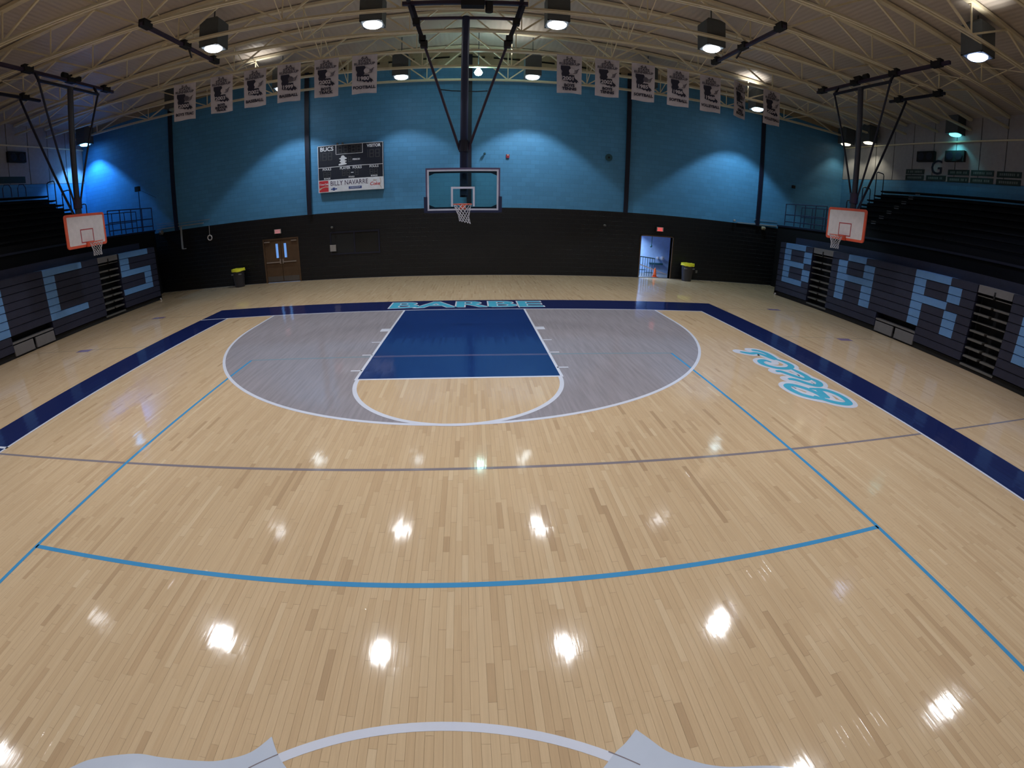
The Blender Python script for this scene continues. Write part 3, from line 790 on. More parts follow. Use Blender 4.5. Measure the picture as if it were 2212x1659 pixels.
def main_hoop():
    X0, Yb = .02, YB - 1.22
    t = thing('basketball_goal', 'ceiling hung glass backboard and hoop at the far end of the court', 'basketball hoop', (X0, Yb, 2.9))
    z0, z1, w2 = 2.90, 3.96, .915
    MB().box(X0 - w2, X0 + w2, Yb, Yb + .012, z0, z1).build('glass_board', M_GLASS, t)
    f_ = MB()
    f_.box(X0 - w2 - .04, X0 + w2 + .04, Yb + .0, Yb + .05, z1, z1 + .045); f_.box(X0 - w2 - .04, X0 + w2 + .04, Yb + .0, Yb + .05, z0 - .03, z0)
    f_.box(X0 - w2 - .04, X0 - w2, Yb + .0, Yb + .05, z0, z1); f_.box(X0 + w2, X0 + w2 + .04, Yb + .0, Yb + .05, z0, z1)
    f_.build('board_frame', M_FRAME, t)
    bk = MB()
    bk.box(X0 - w2, X0 + w2, Yb + .02, Yb + .06, z1 - .09, z1 - .045); bk.box(X0 - w2, X0 + w2, Yb + .02, Yb + .06, z0 + .045, z0 + .09)
    for sx in (-1, 1):
        for zz, sz in ((z1 - .09, -1), (z0 + .09, 1)):
            a = X0 + sx * (w2 - .03)
            bk.add([(a, Yb + .02, zz), (a - sx * .16, Yb + .02, zz), (a, Yb + .02, zz + sz * .07), (a, Yb + .05, zz), (a - sx * .16, Yb + .05, zz), (a, Yb + .05, zz + sz * .07)],
                   [(0, 1, 2), (3, 5, 4), (0, 3, 4, 1), (1, 4, 5, 2), (0, 2, 5, 3)])
    bk.build('back_rail', M_NAVY, t)
    ln = MB(); y_ = Yb - .004
    for a in ((X0 - w2, X0 + w2, z1 - .045, z1), (X0 - w2, X0 + w2, z0, z0 + .045), (X0 - w2, X0 - w2 + .045, z0 + .045, z1 - .045), (X0 + w2 - .045, X0 + w2, z0 + .045, z1 - .045),
              (X0 - .305, X0 + .305, z0 + .56, z0 + .61), (X0 - .305, X0 - .255, z0 + .10, z0 + .56), (X0 + .255, X0 + .305, z0 + .10, z0 + .56)):
        ln.box(a[0], a[1], y_, Yb, a[2], a[3])
    ln.build('board_line', M_BLINE, t)
    pd = MB()
    for sx in (-1, 1):
        a = X0 + sx * (w2 + .0); b_ = X0 + sx * (w2 + .09)
        pd.box(min(a, b_), max(a, b_), Yb - .02, Yb + .07, z0 - .05, z0 + .36)
    pd.box(X0 - w2, X0 + w2, Yb - .02, Yb + .07, z0 - .06, z0 - .0)
    pd.build('edge_padding', M_NAVY, t)
    rc = (X0 - .0, Yb - .38, 3.05)
    rm = rim_mesh(rc, 1); rm.build('rim', M_ORANGE, t, smooth=True)
    br = MB(); br.box(X0 - .075, X0 + .075, Yb - .16, Yb - .004, 2.93, 3.06); br.bar((X0 - .07, Yb - .12, 3.035), (X0 - .12, Yb - .27, 3.045), .02); br.bar((X0 + .07, Yb - .12, 3.035), (X0 + .12, Yb - .27, 3.045), .02)
    br.build('rim_bracket', M_ORANGE, t)
    net_mesh(rc, 1.0).build('net', M_NET, t)
    # suspended mast
    Yp = Yb + .28
    MB().tube([(X0 + .02, Yp, 3.25), (X0 + .02, Yp, 4.7)], .105, 14).tube([(X0 + .02, Yp, 4.7), (X0 + .03, Yp, 8.2)], .10, 14).box(X0 - .06, X0 + .10, Yb + .05, Yp, 3.3, 3.6).build('mast', M_NAVY, t, smooth=False)
    MB().lathe((X0 + .02, Yp, 4.45), [(.13, 0), (.13, .3)], 14).build('mast_collar', M_NAVYD, t)
    hub = MB().tube([(X0 - 1.30, Yp, 8.17), (X0 + 1.40, Yp, 8.17)], .045, 10).build('hub_bar', M_PURPLE, t)
    upb = MB().bar((X0 - 1.62, Yp - .15, 8.56), (X0 + 1.62, Yp - .15, 8.56), .10).build('upper_beam', M_PURPLE, t)
    for sx, xe in ((-1, X0 - 1.28), (1, X0 + 1.36)):
        xb = X0 + (-.09 if sx < 0 else .13)
        P0 = Vector((xe, Yp, 8.15)); P1 = Vector((xb, Yp, 4.5))
        b1 = P0.lerp(P1, .20)
        MB().bar(P0, b1, .11).build('brace_sleeve', M_NAVYD, t)
        MB().tube([P0, P1], .035, 8).build('brace', M_PURPLE, t)
        for q in (.02, .16, .20):
            c_ = P0.lerp(P1, q); MB().box(c_.x - .09, c_.x + .09, c_.y - .09, c_.y + .09, c_.z - .09, c_.z + .09).build('clamp', M_BLACK, t)
        MB().bar((xe + sx * .15, Yp - .15, 8.62), (xe, Yp, 8.12), .12).build('hanger', M_NAVYD, t)
        for yy in (-.9, .9):
            pass
    # back beams joining the frame to the trusses
    for sx in (-1, 1):
        MB().bar((X0 + sx * 1.45, 11.3, 8.60), (X0 + sx * 1.45, 13.3, 8.60), .09).build('side_beam', M_NAVYD, t)
    wn = MB().box(X0 - .1, X0 + .5, Yp - .3, Yp - .05, 8.42, 8.62); wn.build('winch', M_BLACK, t)
    MB().lathe((X0 + .62, Yp - .18, 8.42), [(.02, -.16), (.10, -.15), (.10, .14), (.02, .15)], 12).build('winch_motor', M_BLACK, t)
    MB().tube([(X0 - .60, Yp, 6.14), (X0 - .3, Yp, 6.10), (X0, Yp, 6.09), (X0 + .3, Yp, 6.08), (X0 + .62, Yp, 6.10)], .014, 5).build('tie_cable', M_BLACK, t)
    return t
main_hoop()

def side_hoop(s, label):
    """s = +1 on the right, -1 on the left; the board faces the court middle"""
    X = 12.6 * s; Y0 = 12.97 if s < 0 else 12.70
    t = thing('basketball_goal', label, 'basketball hoop', (X, Y0, 2.95))
    z0, z1, w2 = 2.95, 4.05, .93
    def rr_poly(hw, za, zb, r, x):
        pts = []
        for cy, cz, a0 in ((hw - r, zb - r, 0), (-hw + r, zb - r, 90), (-hw + r, za + r, 180), (hw - r, za + r, 270)):
            for k in range(5):
                a = rad(a0 + k * 22.5); pts.append((x, Y0 + cy + r * cos(a), cz + r * sin(a)))
        return pts
    def slab(hw, za, zb, r, xa, xb):
        A = rr_poly(hw, za, zb, r, xa); B = rr_poly(hw, za, zb, r, xb); n = len(A)
        return MB().add(A + B, [tuple(range(n)), tuple(range(2 * n - 1, n - 1, -1))] + [(i, (i + 1) % n, n + (i + 1) % n, n + i) for i in range(n)])
    slab(w2, z0, z1, .09, X, X + s * .05).build('board_border', M_ORANGE, t)
    slab(w2 - .085, z0 + .085, z1 - .085, .04, X - s * .004, X + s * .02).build('board_face', M_WHITE, t)
    sq = MB(); xa, xb = sorted((X - s * .008, X - s * .004)); zb_ = z0 + .14
    for a in ((-.305, .305, zb_ + .42, zb_ + .455), (-.305, .305, zb_, zb_ + .035), (-.305, -.27, zb_ + .035, zb_ + .42), (.27, .305, zb_ + .035, zb_ + .42)):
        sq.box(xa, xb, Y0 + a[0], Y0 + a[1], a[2], a[3])
    sq.build('target_square', mat('dull_red_line', (.42, .07, .08), .5), t)
    rc = (X - s * .39, Y0, 3.08)
    rim_mesh(rc, 1).build('rim', M_ORANGE, t, smooth=True)
    br = MB(); a, b_ = sorted((X - s * .17, X - s * .004)); br.box(a, b_, Y0 - .10, Y0 + .10, 2.94, 3.11)
    br.bar((X - s * .15, Y0 - .07, 3.07), (X - s * .30, Y0 - .18, 3.075), .025).bar((X - s * .15, Y0 + .07, 3.07), (X - s * .30, Y0 + .18, 3.075), .025)
    br.build('rim_bracket', M_ORANGE, t)
    net_mesh(rc).build('net', M_NET, t)
    Xp = X + s * .28
    MB().tube([(Xp, Y0, 3.3), (Xp, Y0, 4.5)], .115, 14).tube([(Xp, Y0, 4.5), (Xp, Y0, 8.27)], .10, 14).build('mast', mat('grey_navy_mast', (.035, .037, .055), .4), t)
    a, b_ = sorted((X + s * .05, Xp)); MB().box(a, b_, Y0 - .07, Y0 + .07, 3.4, 3.7).build('board_mount', M_NAVYD, t)
    MB().lathe((Xp, Y0, 4.25), [(.15, 0), (.15, .35)], 14).build('mast_collar', M_PURPLE, t)
    zc = 8.27
    MB().bar((Xp, Y0 - 1.35, zc), (Xp, Y0 + 1.35, zc), .08).build('hub_bar', M_NAVYD, t)
    ye0, ye1 = (8.9, 15.3) if s < 0 else (9.3, 15.2)
    MB().bar((Xp + s * .2, ye0, 8.58), (Xp + s * .2, ye1, 8.58), .10).build('upper_beam', M_PURPLE, t)
    MB().bar((Xp + s * 2.55, Y0 - 1.6, 8.58), (Xp + s * 2.55, Y0 + .9, 8.58), .09).build('rear_beam', M_NAVYD, t)
    for sy in (-1, 1):
        MB().tube([(Xp, Y0 + sy * 1.32, zc), (Xp, Y0 + sy * .14, 4.45)], .035, 8).build('brace', M_NAVYD, t)
        MB().bar((Xp, Y0 + sy * 1.3, zc), (Xp + s * .2, Y0 + sy * 1.3, 8.6), .07).build('hanger', M_NAVYD, t)
    MB().tube([(Xp + s * 2.55, Y0 + .0 if s < 0 else Y0 + .1, 8.5), (Xp + s * .15, Y0, 3.9)], .042, 8).build('rear_brace', M_NAVYD, t)
    for yy in TY:
        if ye0 < yy < ye1: MB().box(Xp + s * .2 - .1, Xp + s * .2 + .1, yy - .17, yy + .17, 8.52, 8.74).build('clamp', M_BLACK, t)
        if Y0 - 1.6 < yy < Y0 + .9: MB().box(Xp + s * 2.55 - .1, Xp + s * 2.55 + .1, yy - .15, yy + .15, 8.52, 8.74).build('clamp', M_BLACK, t)
    MB().box(Xp + s * .2 - .12, Xp + s * .2 + .12, Y0 + .15, Y0 + .6, 8.62, 8.78).lathe((Xp + s * .2, Y0 - .05, 8.74), [(.02, -.11), (.09, -.1), (.09, .1), (.02, .11)], 10, 'y').build('winch', M_BLACK, t)
side_hoop(-1, 'white backboard with orange border in front of the left bleachers')
side_hoop(1, 'white backboard with orange border in front of the right bleachers')

for s, lab in ((-1, 'dark steel beam clamped under the roof trusses at upper left'), (1, 'dark steel beam clamped under the roof trusses at upper right')):
    x = 8.33 * s
    t = thing('ceiling_beam', lab, 'beam', (x, 13.1, 8.6))
    MB().bar((x, 11.05, 8.59), (x, 15.15, 8.59), .095).build('rail', M_PURPLE, t)
    for yy in (11.25, 13.17, 14.9):
        MB().box(x - .1, x + .1, yy - .18, yy + .18, 8.54, 8.74).build('clamp', M_BLACK, t)
    MB().bar((x + .03, 13.3, 8.56), (x - .02, 13.55, 8.34), .045).build('hook', M_BLACK, t)

# ================================================================== BLEACHERS
RH = 0.253; ZT = 2.47
LET = {   # rows 0..6: list of (start, end) along the word direction, metres from the letter's left edge
    'B': [[(0.03, 1.42)], [(0, .47), (1.36, 1.86)], [(0, .47), (1.36, 1.86)], [(0, 1.42)], [(0, .47), (1.36, 1.86)], [(0, .47), (1.36, 1.86)], [(0, 1.42)]],
    'A': [[(.5, 1.44)], [(0, .49), (1.38, 1.90)], [(0, .49), (1.38, 1.90)], [(0, 1.90)], [(0, .49), (1.38, 1.90)], [(0, .49), (1.38, 1.90)], [(0, .49), (1.38, 1.90)]],
    'R': [[(0, 1.40)], [(0, .47), (1.36, 1.84)], [(0, .47), (1.36, 1.84)], [(0, 1.40)], [(0, .47), (1.36, 1.84)], [(0, .47), (1.36, 1.84)], [(0, .47), (1.36, 1.84)]],
    'E': [[(0, 1.86)], [(0, .47)], [(0, .47)], [(0, 1.4)], [(0, .47)], [(0, .47)], [(0, 1.86)]],
    'C': [[(0, 1.92)], [(0, .52)], [(0, .52)], [(0, .52)], [(0, .52)], [(0, .52)], [(0, 1.92)]],
    'S': [[(0, 1.94)], [(0, .58)], [(0, .58)], [(0, 2.02)], [(1.52, 2.02)], [(1.52, 2.02)], [(0, 2.02)]],
    'U': [[(0, .5), (1.5, 2.0)]] * 6 + [[(0, 2.0)]],
}
def lower_bleacher(s):
    X = 14.4 * s if s < 0 else 14.05
    yend = 18.87 if s < 0 else 18.15
    ynear = -4.0
    lab = 'folded navy bleachers with light blue letters on the front, along the %s side' % ('left' if s < 0 else 'right')
    t = thing('folded_bleacher', lab, 'bleachers', (X, 8, 0))
    if s < 0:
        letters = [('S', 16.35, 1), ('C', 12.25, 1), ('U', 8.44, 1), ('B', 4.55, 1)]
        aisles = [(15.07, 16.30), (6.95, 8.18), (-1.0, .2)]; cut = (10.42, 12.26)
    else:
        letters = [('B', 17.73, -1), ('A', 14.22, -1), ('R', 10.50, -1), ('B', 6.57, -1), ('E', 2.85, -1)]
        aisles = [(14.60, 15.84), (6.99, 8.16), (-.9, .3)]; cut = (10.06, 11.88)
    xi = lambda d: X + s * d
    def bx(d0, d1, y0, y1, z0, z1):
        a, b_ = sorted((xi(d0), xi(d1))); return MB().box(a, b_, y0, y1, z0, z1)
    bx(.55, 1.52, ynear, yend - .03, 0, 2.40).build('core', M_BLACK, t)
    bx(.10, .55, ynear, yend - .03, 0.0, .17).build('toe_kick', M_BLACK, t)
    bx(.0, .58, yend - .05, yend, 0.02, 2.44).build('end_panel', M_SEATK, t)
    MB().lathe((xi(.03), yend - .06, .05), [(.05, -.03), (.05, .03)], 10, 'x').build('wheel', M_WHITE, t)
    for rI in range(9):
        zt = ZT - rI * RH; zb = zt - RH + .018
        segs = []
        if rI < 7:
            for ch, y0, d in letters:
                for a, b_ in LET[ch][rI]:
                    p, q = (y0 + a, y0 + b_) if d > 0 else (y0 - b_, y0 - a)
                    segs.append((p, q, 1))
        holes = list(aisles)
        if rI >= 7: holes.append(cut)
        pts = sorted(set([ynear, yend - .05] + [v for a in segs for v in a[:2]] + [v for a in holes for v in a]))
        for a, b_ in zip(pts, pts[1:]):
            m_ = (a + b_) / 2
            if any(h[0] < m_ < h[1] for h in holes): continue
            lt = any(q[0] < m_ < q[1] for q in segs)
            # long plain runs are made of boards of ordinary length
            n = max(1, round((b_ - a) / 2.4)) if not lt else 1
            for k in range(n):
                y0 = a + (b_ - a) * k / n; y1 = a + (b_ - a) * (k + 1) / n
                e = .004
                v = bx(0, .5, y0 + .002, y1 - .002, zb, zt - .02)
                # rounded nosing at the top
                a0, b0 = sorted((xi(.02), xi(.5))); v.box(a0, b0, y0 + .002, y1 - .002, zt - .02, zt)
                o = v.build('front_board', M_SEATL if lt else M_SEAT, t)
                if lt: o['label'] = 'light blue front board'
    # set back top board and deck
    bx(.50, .60, ynear, yend - .5, ZT - .03, 2.76).build('top_board', M_SEAT, t)
    bx(.60, 1.53, ynear, yend - .5, 2.40, 2.74).build('top_deck', M_SEATK, t)
    for ai, (y0, y1) in enumerate(aisles):
        bx(.03, .5, y0 + .03, y1 - .02, ZT - .22, ZT - .0).build('aisle_panel', M_GPANEL, t)
        bx(.40, .55, y0, y1, .15, 2.25).build('aisle_back', M_BLACK, t)
        ym = (y0 + y1) / 2
        for k in range(8):
            z = ZT - .27 - .02 - k * RH
            thin = k in (0, 3)
            h = .025 if thin else .055
            if k == 3: bx(.05, .4, y0 + .03, y1 - .03, z - h, z).build('aisle_step', M_STEP, t)
            else:
                bx(.05, .4, y0 + .03, ym - .05, z - h, z).build('aisle_step', M_STEP, t)
                bx(.05, .4, ym + .05, y1 - .03, z - h, z).build('aisle_step', M_STEP, t)
        bx(.05, .3, y0, y1, .10, .16).build('aisle_step', M_STEP, t)
        bx(.0, .04, ym - .02, ym + .02, ZT - .3, ZT - .1).build('latch', M_BLACK, t)
    c0, c1 = cut; cm = (c0 + c1) / 2
    bx(.40, .55, c0, c1, 0, .70).build('recess_back', M_BLACK, t)
    bx(.04, .3, c0, c1, .44, .50).build('recess_shelf', M_GPANEL, t)
    bx(.03, .10, c0 + .02, cm - .06, .06, .40).build('recess_panel', M_GPANEL, t)
    bx(.03, .10, cm + .06, c1 - .02, .06, .40).build('recess_panel', M_GPANEL, t)
lower_bleacher(-1); lower_bleacher(1)

def upper_seating(s):
    X = 16.0 * s; XW = XL if s < 0 else XR
    yend = 17.6 if s < 0 else 17.25
    side = 'left' if s < 0 else 'right'
    t = thing('fixed_seating', 'dark raised seating tiers high along the %s wall' % side, 'bleachers', (X, 6, 0))
    pf = thing('platform', 'dark raised platform under the tiers along the %s wall' % side, 'platform', (X, 6, 0))
    a, b_ = sorted((X, XW - s * .02))
    MB().box(a, b_, -4, YW - .16, 0, 3.27).build('base', M_SEATK, pf)
    a, b_ = sorted((X - s * .06, X + s * .1)); MB().box(a, b_, -4, YW - .16, 3.20, 3.28).build('edge', M_NAVYD, pf)
    n = 8
    x_top = (XW - s * 1.05); run = (abs(x_top) - 16.15) / (n - 1)
    for k in range(n):
        z = 5.72 - (n - 1 - k) * .29
        x0 = 16.15 + k * run
        x1 = abs(XW) - .04
        a, b_ = sorted((s * x0, s * x1)) if k == n - 1 else sorted((s * x0, s * (x0 + run + .05)))
        m_ = MB().box(a, b_, -4, yend, 3.28, z - .16); m_.build('tier', M_SEATK, t)
        a, b_ = sorted((s * (x0 - .05), s * (x0 + .28)))
        for q in range(7):
            y1 = yend - q * 3.1; y0 = max(-4, y1 - 3.07)
            MB().box(a, b_, y0, y1, z - .06, z - .001).build('bench_board', M_SEATK, t)
        a, b_ = sorted((s * (x0 - .04), s * (x0 - .0)))
        MB().box(a, b_, 14.86, 15.12, z - .10, z + .02).build('aisle_step', M_GPANEL, t) if s > 0 and k > 0 else None
    return t
upper_seating(-1); upper_seating(1)

def guard_rail(s):
    X = 16.0 * s; y0, y1 = (17.7, 20.95) if s < 0 else (17.4, 20.5)
    t = thing('guard_rail', 'dark tubular guard rail on the platform beside the %s bleachers' % ('left' if s < 0 else 'right'), 'railing', (X, y0, 3.3))
    n = 4
    for z in (4.40, 3.86, 3.5):
        MB().tube([(X, y0, z), (X, y1, z)], .024, 8).build('rail', M_NAVY, t)
    for k in range(n + 1):
        y = y0 + (y1 - y0) * k / n; MB().tube([(X, y, 3.3), (X, y, 4.41)], .024, 8).build('post', M_NAVY, t)
    X2 = s * 16.9
    t2 = thing('guard_rail', 'second dark rail behind the platform guard rail on the %s' % ('left' if s < 0 else 'right'), 'railing', (X2, y0, 3.3))
    for z in (4.35, 3.85):
        MB().tube([(X2, y0 + .3, z), (X2, y1 - .2, z)], .02, 8).build('rail', M_NAVY, t2)
    for k in range(4):
        y = y0 + .3 + (y1 - y0 - .5) * k / 3; MB().tube([(X2, y, 3.3), (X2, y, 4.36)], .02, 8).build('post', M_NAVY, t2)
guard_rail(-1); guard_rail(1)
def loop_rail(x, y, z, wd, h, label):
    t = thing('stair_rail', label, 'railing', (x, y, z), group='bent stair hand rails')
    r_ = .1; s = 1 if wd > 0 else -1; w_ = abs(wd)
    pts = [(x, y, z), (x, y, z + h - r_), (x + s * .03, y, z + h - .03), (x + s * r_, y, z + h), (x + s * (w_ - r_), y, z + h), (x + s * (w_ - .03), y, z + h - .03), (x + s * w_, y, z + h - r_), (x + s * w_, y, z)]
    MB().tube(pts, .026, 8).build('hand_rail', M_NAVY, t)
    MB().tube([(x, y, z + h * .45), (x + s * w_, y, z + h * .45)], .018, 6).build('mid_rail', M_NAVY, t)
for i, (x, z) in enumerate(((-17.0, 3.28), (-17.9, 3.9), (-18.9, 4.7), (-19.9, 5.3))):
    loop_rail(x, 17.75, 3.28, .55, z + 1.05 - 3.28, 'bent stair rail at the end of the left tiers, %s up from the platform' % ORD[i])
for i, (x, z) in enumerate(((16.9, 3.28), (17.8, 3.9), (18.8, 4.7), (19.7, 5.6))):
    loop_rail(x, 17.4, 3.28, -.55, z + 1.0 - 3.28, 'bent stair rail at the end of the right tiers, %s up from the platform' % ORD[i])

# ================================================================== DOORS, SIGNS, BITS ON THE FAR WALL
dr = MB(); yf = YW - .03
dr.box(D1X0 - .06, D1X0 + .02, YW - .02, YW + .2, 0, 2.11); dr.box(D1X1 - .02, D1X1 + .06, YW - .02, YW + .2, 0, 2.11); dr.box(D1X0, D1X1, YW - .02, YW + .2, 2.04, 2.11)
d1 = dr.build('door_1', M_DOOR, kind='structure', origin=(-8.87, YW, 0)); tag(d1, 'brown wooden double door with narrow glass lights')
xm = (D1X0 + D1X1) / 2
for s, a, b_ in ((-1, D1X0 + .03, xm - .01), (1, xm + .01, D1X1 - .03)):
    gx0, gx1 = (b_ - .27, b_ - .14) if s < 0 else (a + .14, a + .27)
    lf = MB()
    lf.box(a, gx0, YW + .01, YW + .055, .04, 2.03); lf.box(gx1, b_, YW + .01, YW + .055, .04, 2.03)
    lf.box(gx0, gx1, YW + .01, YW + .055, .04, 1.18); lf.box(gx0, gx1, YW + .01, YW + .055, 1.86, 2.03)
    leaf = lf.build('door_leaf', M_DOOR, d1)
    MB().box(gx0, gx1, YW + .03, YW + .036, 1.18, 1.86).build('glazing', M_SKYP, leaf)
    MB().bar((a + .04, YW - .03, .98), (b_ - .08, YW - .03, .98), .05).build('push_bar', M_DOORM, leaf)
    hx = b_ - .06 if s < 0 else a + .06
    MB().box(hx - .03, hx + .03, YW - .045, YW + .012, .90, 1.12).build('latch_case', M_DOORM, leaf)
    MB().box(a + .01, b_ - .01, YW + .004, YW + .012, .06, .30).build('kick_plate', mat('scuffed_plate', (.10, .085, .08), .4), leaf)
    cx_ = (a, a + .28) if s < 0 else (b_ - .28, b_)
    MB().box(cx_[0], cx_[1], YW - .05, YW + .012, 1.94, 1.99).build('closer', M_DOORM, leaf)
MB().box(D1X0 + .05, D1X1, YW - .05, YW + .04, 0.002, .02).build('threshold', mat('pale_threshold', (.35, .42, .62), .3), d1)

d2m = MB(); d2m.box(DX0 - .05, DX0, YW - .02, YW + .25, 0, DH + .05); d2m.box(DX1, DX1 + .05, YW - .02, YW + .25, 0, DH + .05); d2m.box(DX0 - .05, DX1 + .05, YW - .02, YW + .25, DH, DH + .05)
d2 = d2m.build('door_2', M_DOOR, kind='structure', origin=(9.07, YW, 0)); tag(d2, 'open doorway to a bright blue hallway')
MB().box(DX0 + .001, DX0 + .03, YW + .05, YW + .25, .9, 2.02).build('edge_strip', M_HALLP, d2)
# hallway beyond the doorway
hw = MB(); hx0, hx1, hy = 6.2, 12.2, 23.2
hw.box(hx0, hx1, hy, hy + .1, 0, 2.7); hw.box(hx0 - .1, hx0, YW + .25, hy, 0, 2.7); hw.box(hx1, hx1 + .1, YW + .25, hy, 0, 2.7); hw.box(hx0, hx1, YW + .25, hy, 2.7, 2.8)
hh = hw.build('wall_hall', M_HALL, kind='structure'); tag(hh, 'pale blue lit hallway walls seen through the open door')
MB().box(hx0, hx1, YW + .25, hy, -.1, 0.0).build('floor_hall', M_GPANEL, kind='structure')['label'] = 'hallway floor beyond the open door'
ad = bpy.data.lights.new('hall_daylight', 'AREA'); ad.energy = 420; ad.color = (.50, .72, 1.0); ad.shape = 'RECTANGLE'; ad.size = 2.0; ad.size_y = 1.2
ao = bpy.data.objects.new('hall_daylight', ad); C.objects.link(ao); ao.location = (7.6, 22.2, 2.6); ao.rotation_euler = (0, rad(25), 0)
# things seen in the hallway
t = thing('hallway_railing', 'steel railing with balusters and a sloping hand rail beyond the open doorway', 'railing', (8.9, 21.9, 0))
MB().bar((8.36, 21.85, .99), (9.34, 21.9, .89), .045).build('top_rail', M_TEALD, t)
MB().bar((8.42, 21.7, .60), (9.96, 21.75, .14), .045).build('ramp_rail', M_WHITE, t)
for k in range(7):
    x = 8.55 + k * .13; MB().bar((x, 21.9, .0), (x, 21.9, .97 - k * .012), .022).build('baluster', M_TEALD, t)
MB().bar((8.42, 21.8, .33), (8.85, 21.8, .31), .03).bar((8.78, 21.75, .20), (9.2, 21.75, .19), .03).build('bottom_rail', M_TEALD, t)
t = thing('traffic_cone', 'small orange traffic cone in the open doorway', 'cone', (9.27, 21.62, 0))
MB().lathe((9.27, 21.62, 0), [(.10, .02), (.085, .12), (.06, .3), (.03, .43), (.02, .46)], 14).build('body', M_CONE, t, smooth=True)
MB().box(9.15, 9.39, 21.50, 21.74, .001, .022).build('base', M_CONE, t)
for i, (x, r_) in enumerate(((9.98, .075), (10.24, .10))):
    o = MB().lathe((x, hy - .18, .84), [(r_ * .3, 0), (r_ * 1.1, .02), (r_ * .75, .06), (r_ * .5, .18)], 14, 'y').build('wall_fitting', M_WHITE)
    tag(o, ('smaller' if i == 0 else 'larger') + ' round white fitting on the hallway wall', 'wall fitting')
o = MB().box(9.55, 10.3, hy - .16, hy, .47, .56).build('hall_shelf', M_TEALD); tag(o, 'dark narrow shelf on the hallway wall under the round fittings', 'shelf')
t = thing('hanging_lamp', 'dark ball on a thin rod hanging in the open doorway', 'lamp', (9.25, 22.3, 1.5))
MB().bar((9.25, 22.3, 1.56), (9.25, 22.3, 2.7), .028).build('rod', M_TEALD, t)
MB().lathe((9.23, 22.3, 1.49), [(.01, -.07), (.05, -.05), (.065, 0), (.05, .05), (.01, .08)], 12).build('ball', M_TEALD, t, smooth=True)

def exit_sign(x, z, lit, label):
    t = thing('exit_sign', label, 'exit sign', (x, YW, z))
    MB().box(x - .19, x + .19, YW - .09, YW, z - .14, z + .14).build('casing', M_BLACK, t)
    MB().box(x - .17, x + .17, YW - .10, YW - .09, z - .10, z + .10).build('face', M_EXITW, t)
    MB().box(x - .145, x + .125, YW - .103, YW - .10, z - .085, z + .075).build('glow', M_EXITR if lit else M_EXITR2, t)
    text('lettering', 'EXIT', .15, (x - .01, YW - .106, z - .005), (rad(90), 0, 0), M_EXITW, t, offset=.003, sx=1.0, extrude=.001)
exit_sign(-8.93, 2.44, False, 'dull pink exit sign above the wooden double door')
exit_sign(9.15, 2.40, True, 'glowing red exit sign above the open doorway')

def bin_(x, y, label):
    t = thing('trash_bin', label, 'trash bin', (x, y, 0))
    m_ = MB(); m_.lathe((x, y, 0), [(.23, .0), (.24, .03), (.30, .74), (.32, .80)], 24); m_.build('body', M_BIN, t, smooth=True)
    rp = []
    r = random.Random(int(x * 10))
    v = MB(); n = 24
    A = [(x + .345 * cos(2 * pi * k / n), y + .345 * sin(2 * pi * k / n), .76 + r.uniform(-.03, .02)) for k in range(n)]
    B = [(x + .335 * cos(2 * pi * k / n), y + .335 * sin(2 * pi * k / n), .875 + r.uniform(-.01, .015)) for k in range(n)]
    Cc = [(x + .12 * cos(2 * pi * k / n), y + .12 * sin(2 * pi * k / n), .86) for k in range(n)]
    v.add(A + B + Cc, [(k, (k + 1) % n, n + (k + 1) % n, n + k) for k in range(n)] + [(n + k, n + (k + 1) % n, 2 * n + (k + 1) % n, 2 * n + k) for k in range(n)] + [tuple(2 * n + k for k in range(n))])
    v.build('liner', M_BINY, t)
    for s in (-1, 1): MB().box(x + s * .2 - .06, x + s * .2 + .06, y - .28, y - .2, .60, .66).build('handle', M_GPANEL, t)
bin_(-11.05, 20.75, 'dark trash bin with a yellow liner left of the wooden double door')
bin_(10.62, 20.75, 'dark trash bin with a yellow liner right of the open doorway')

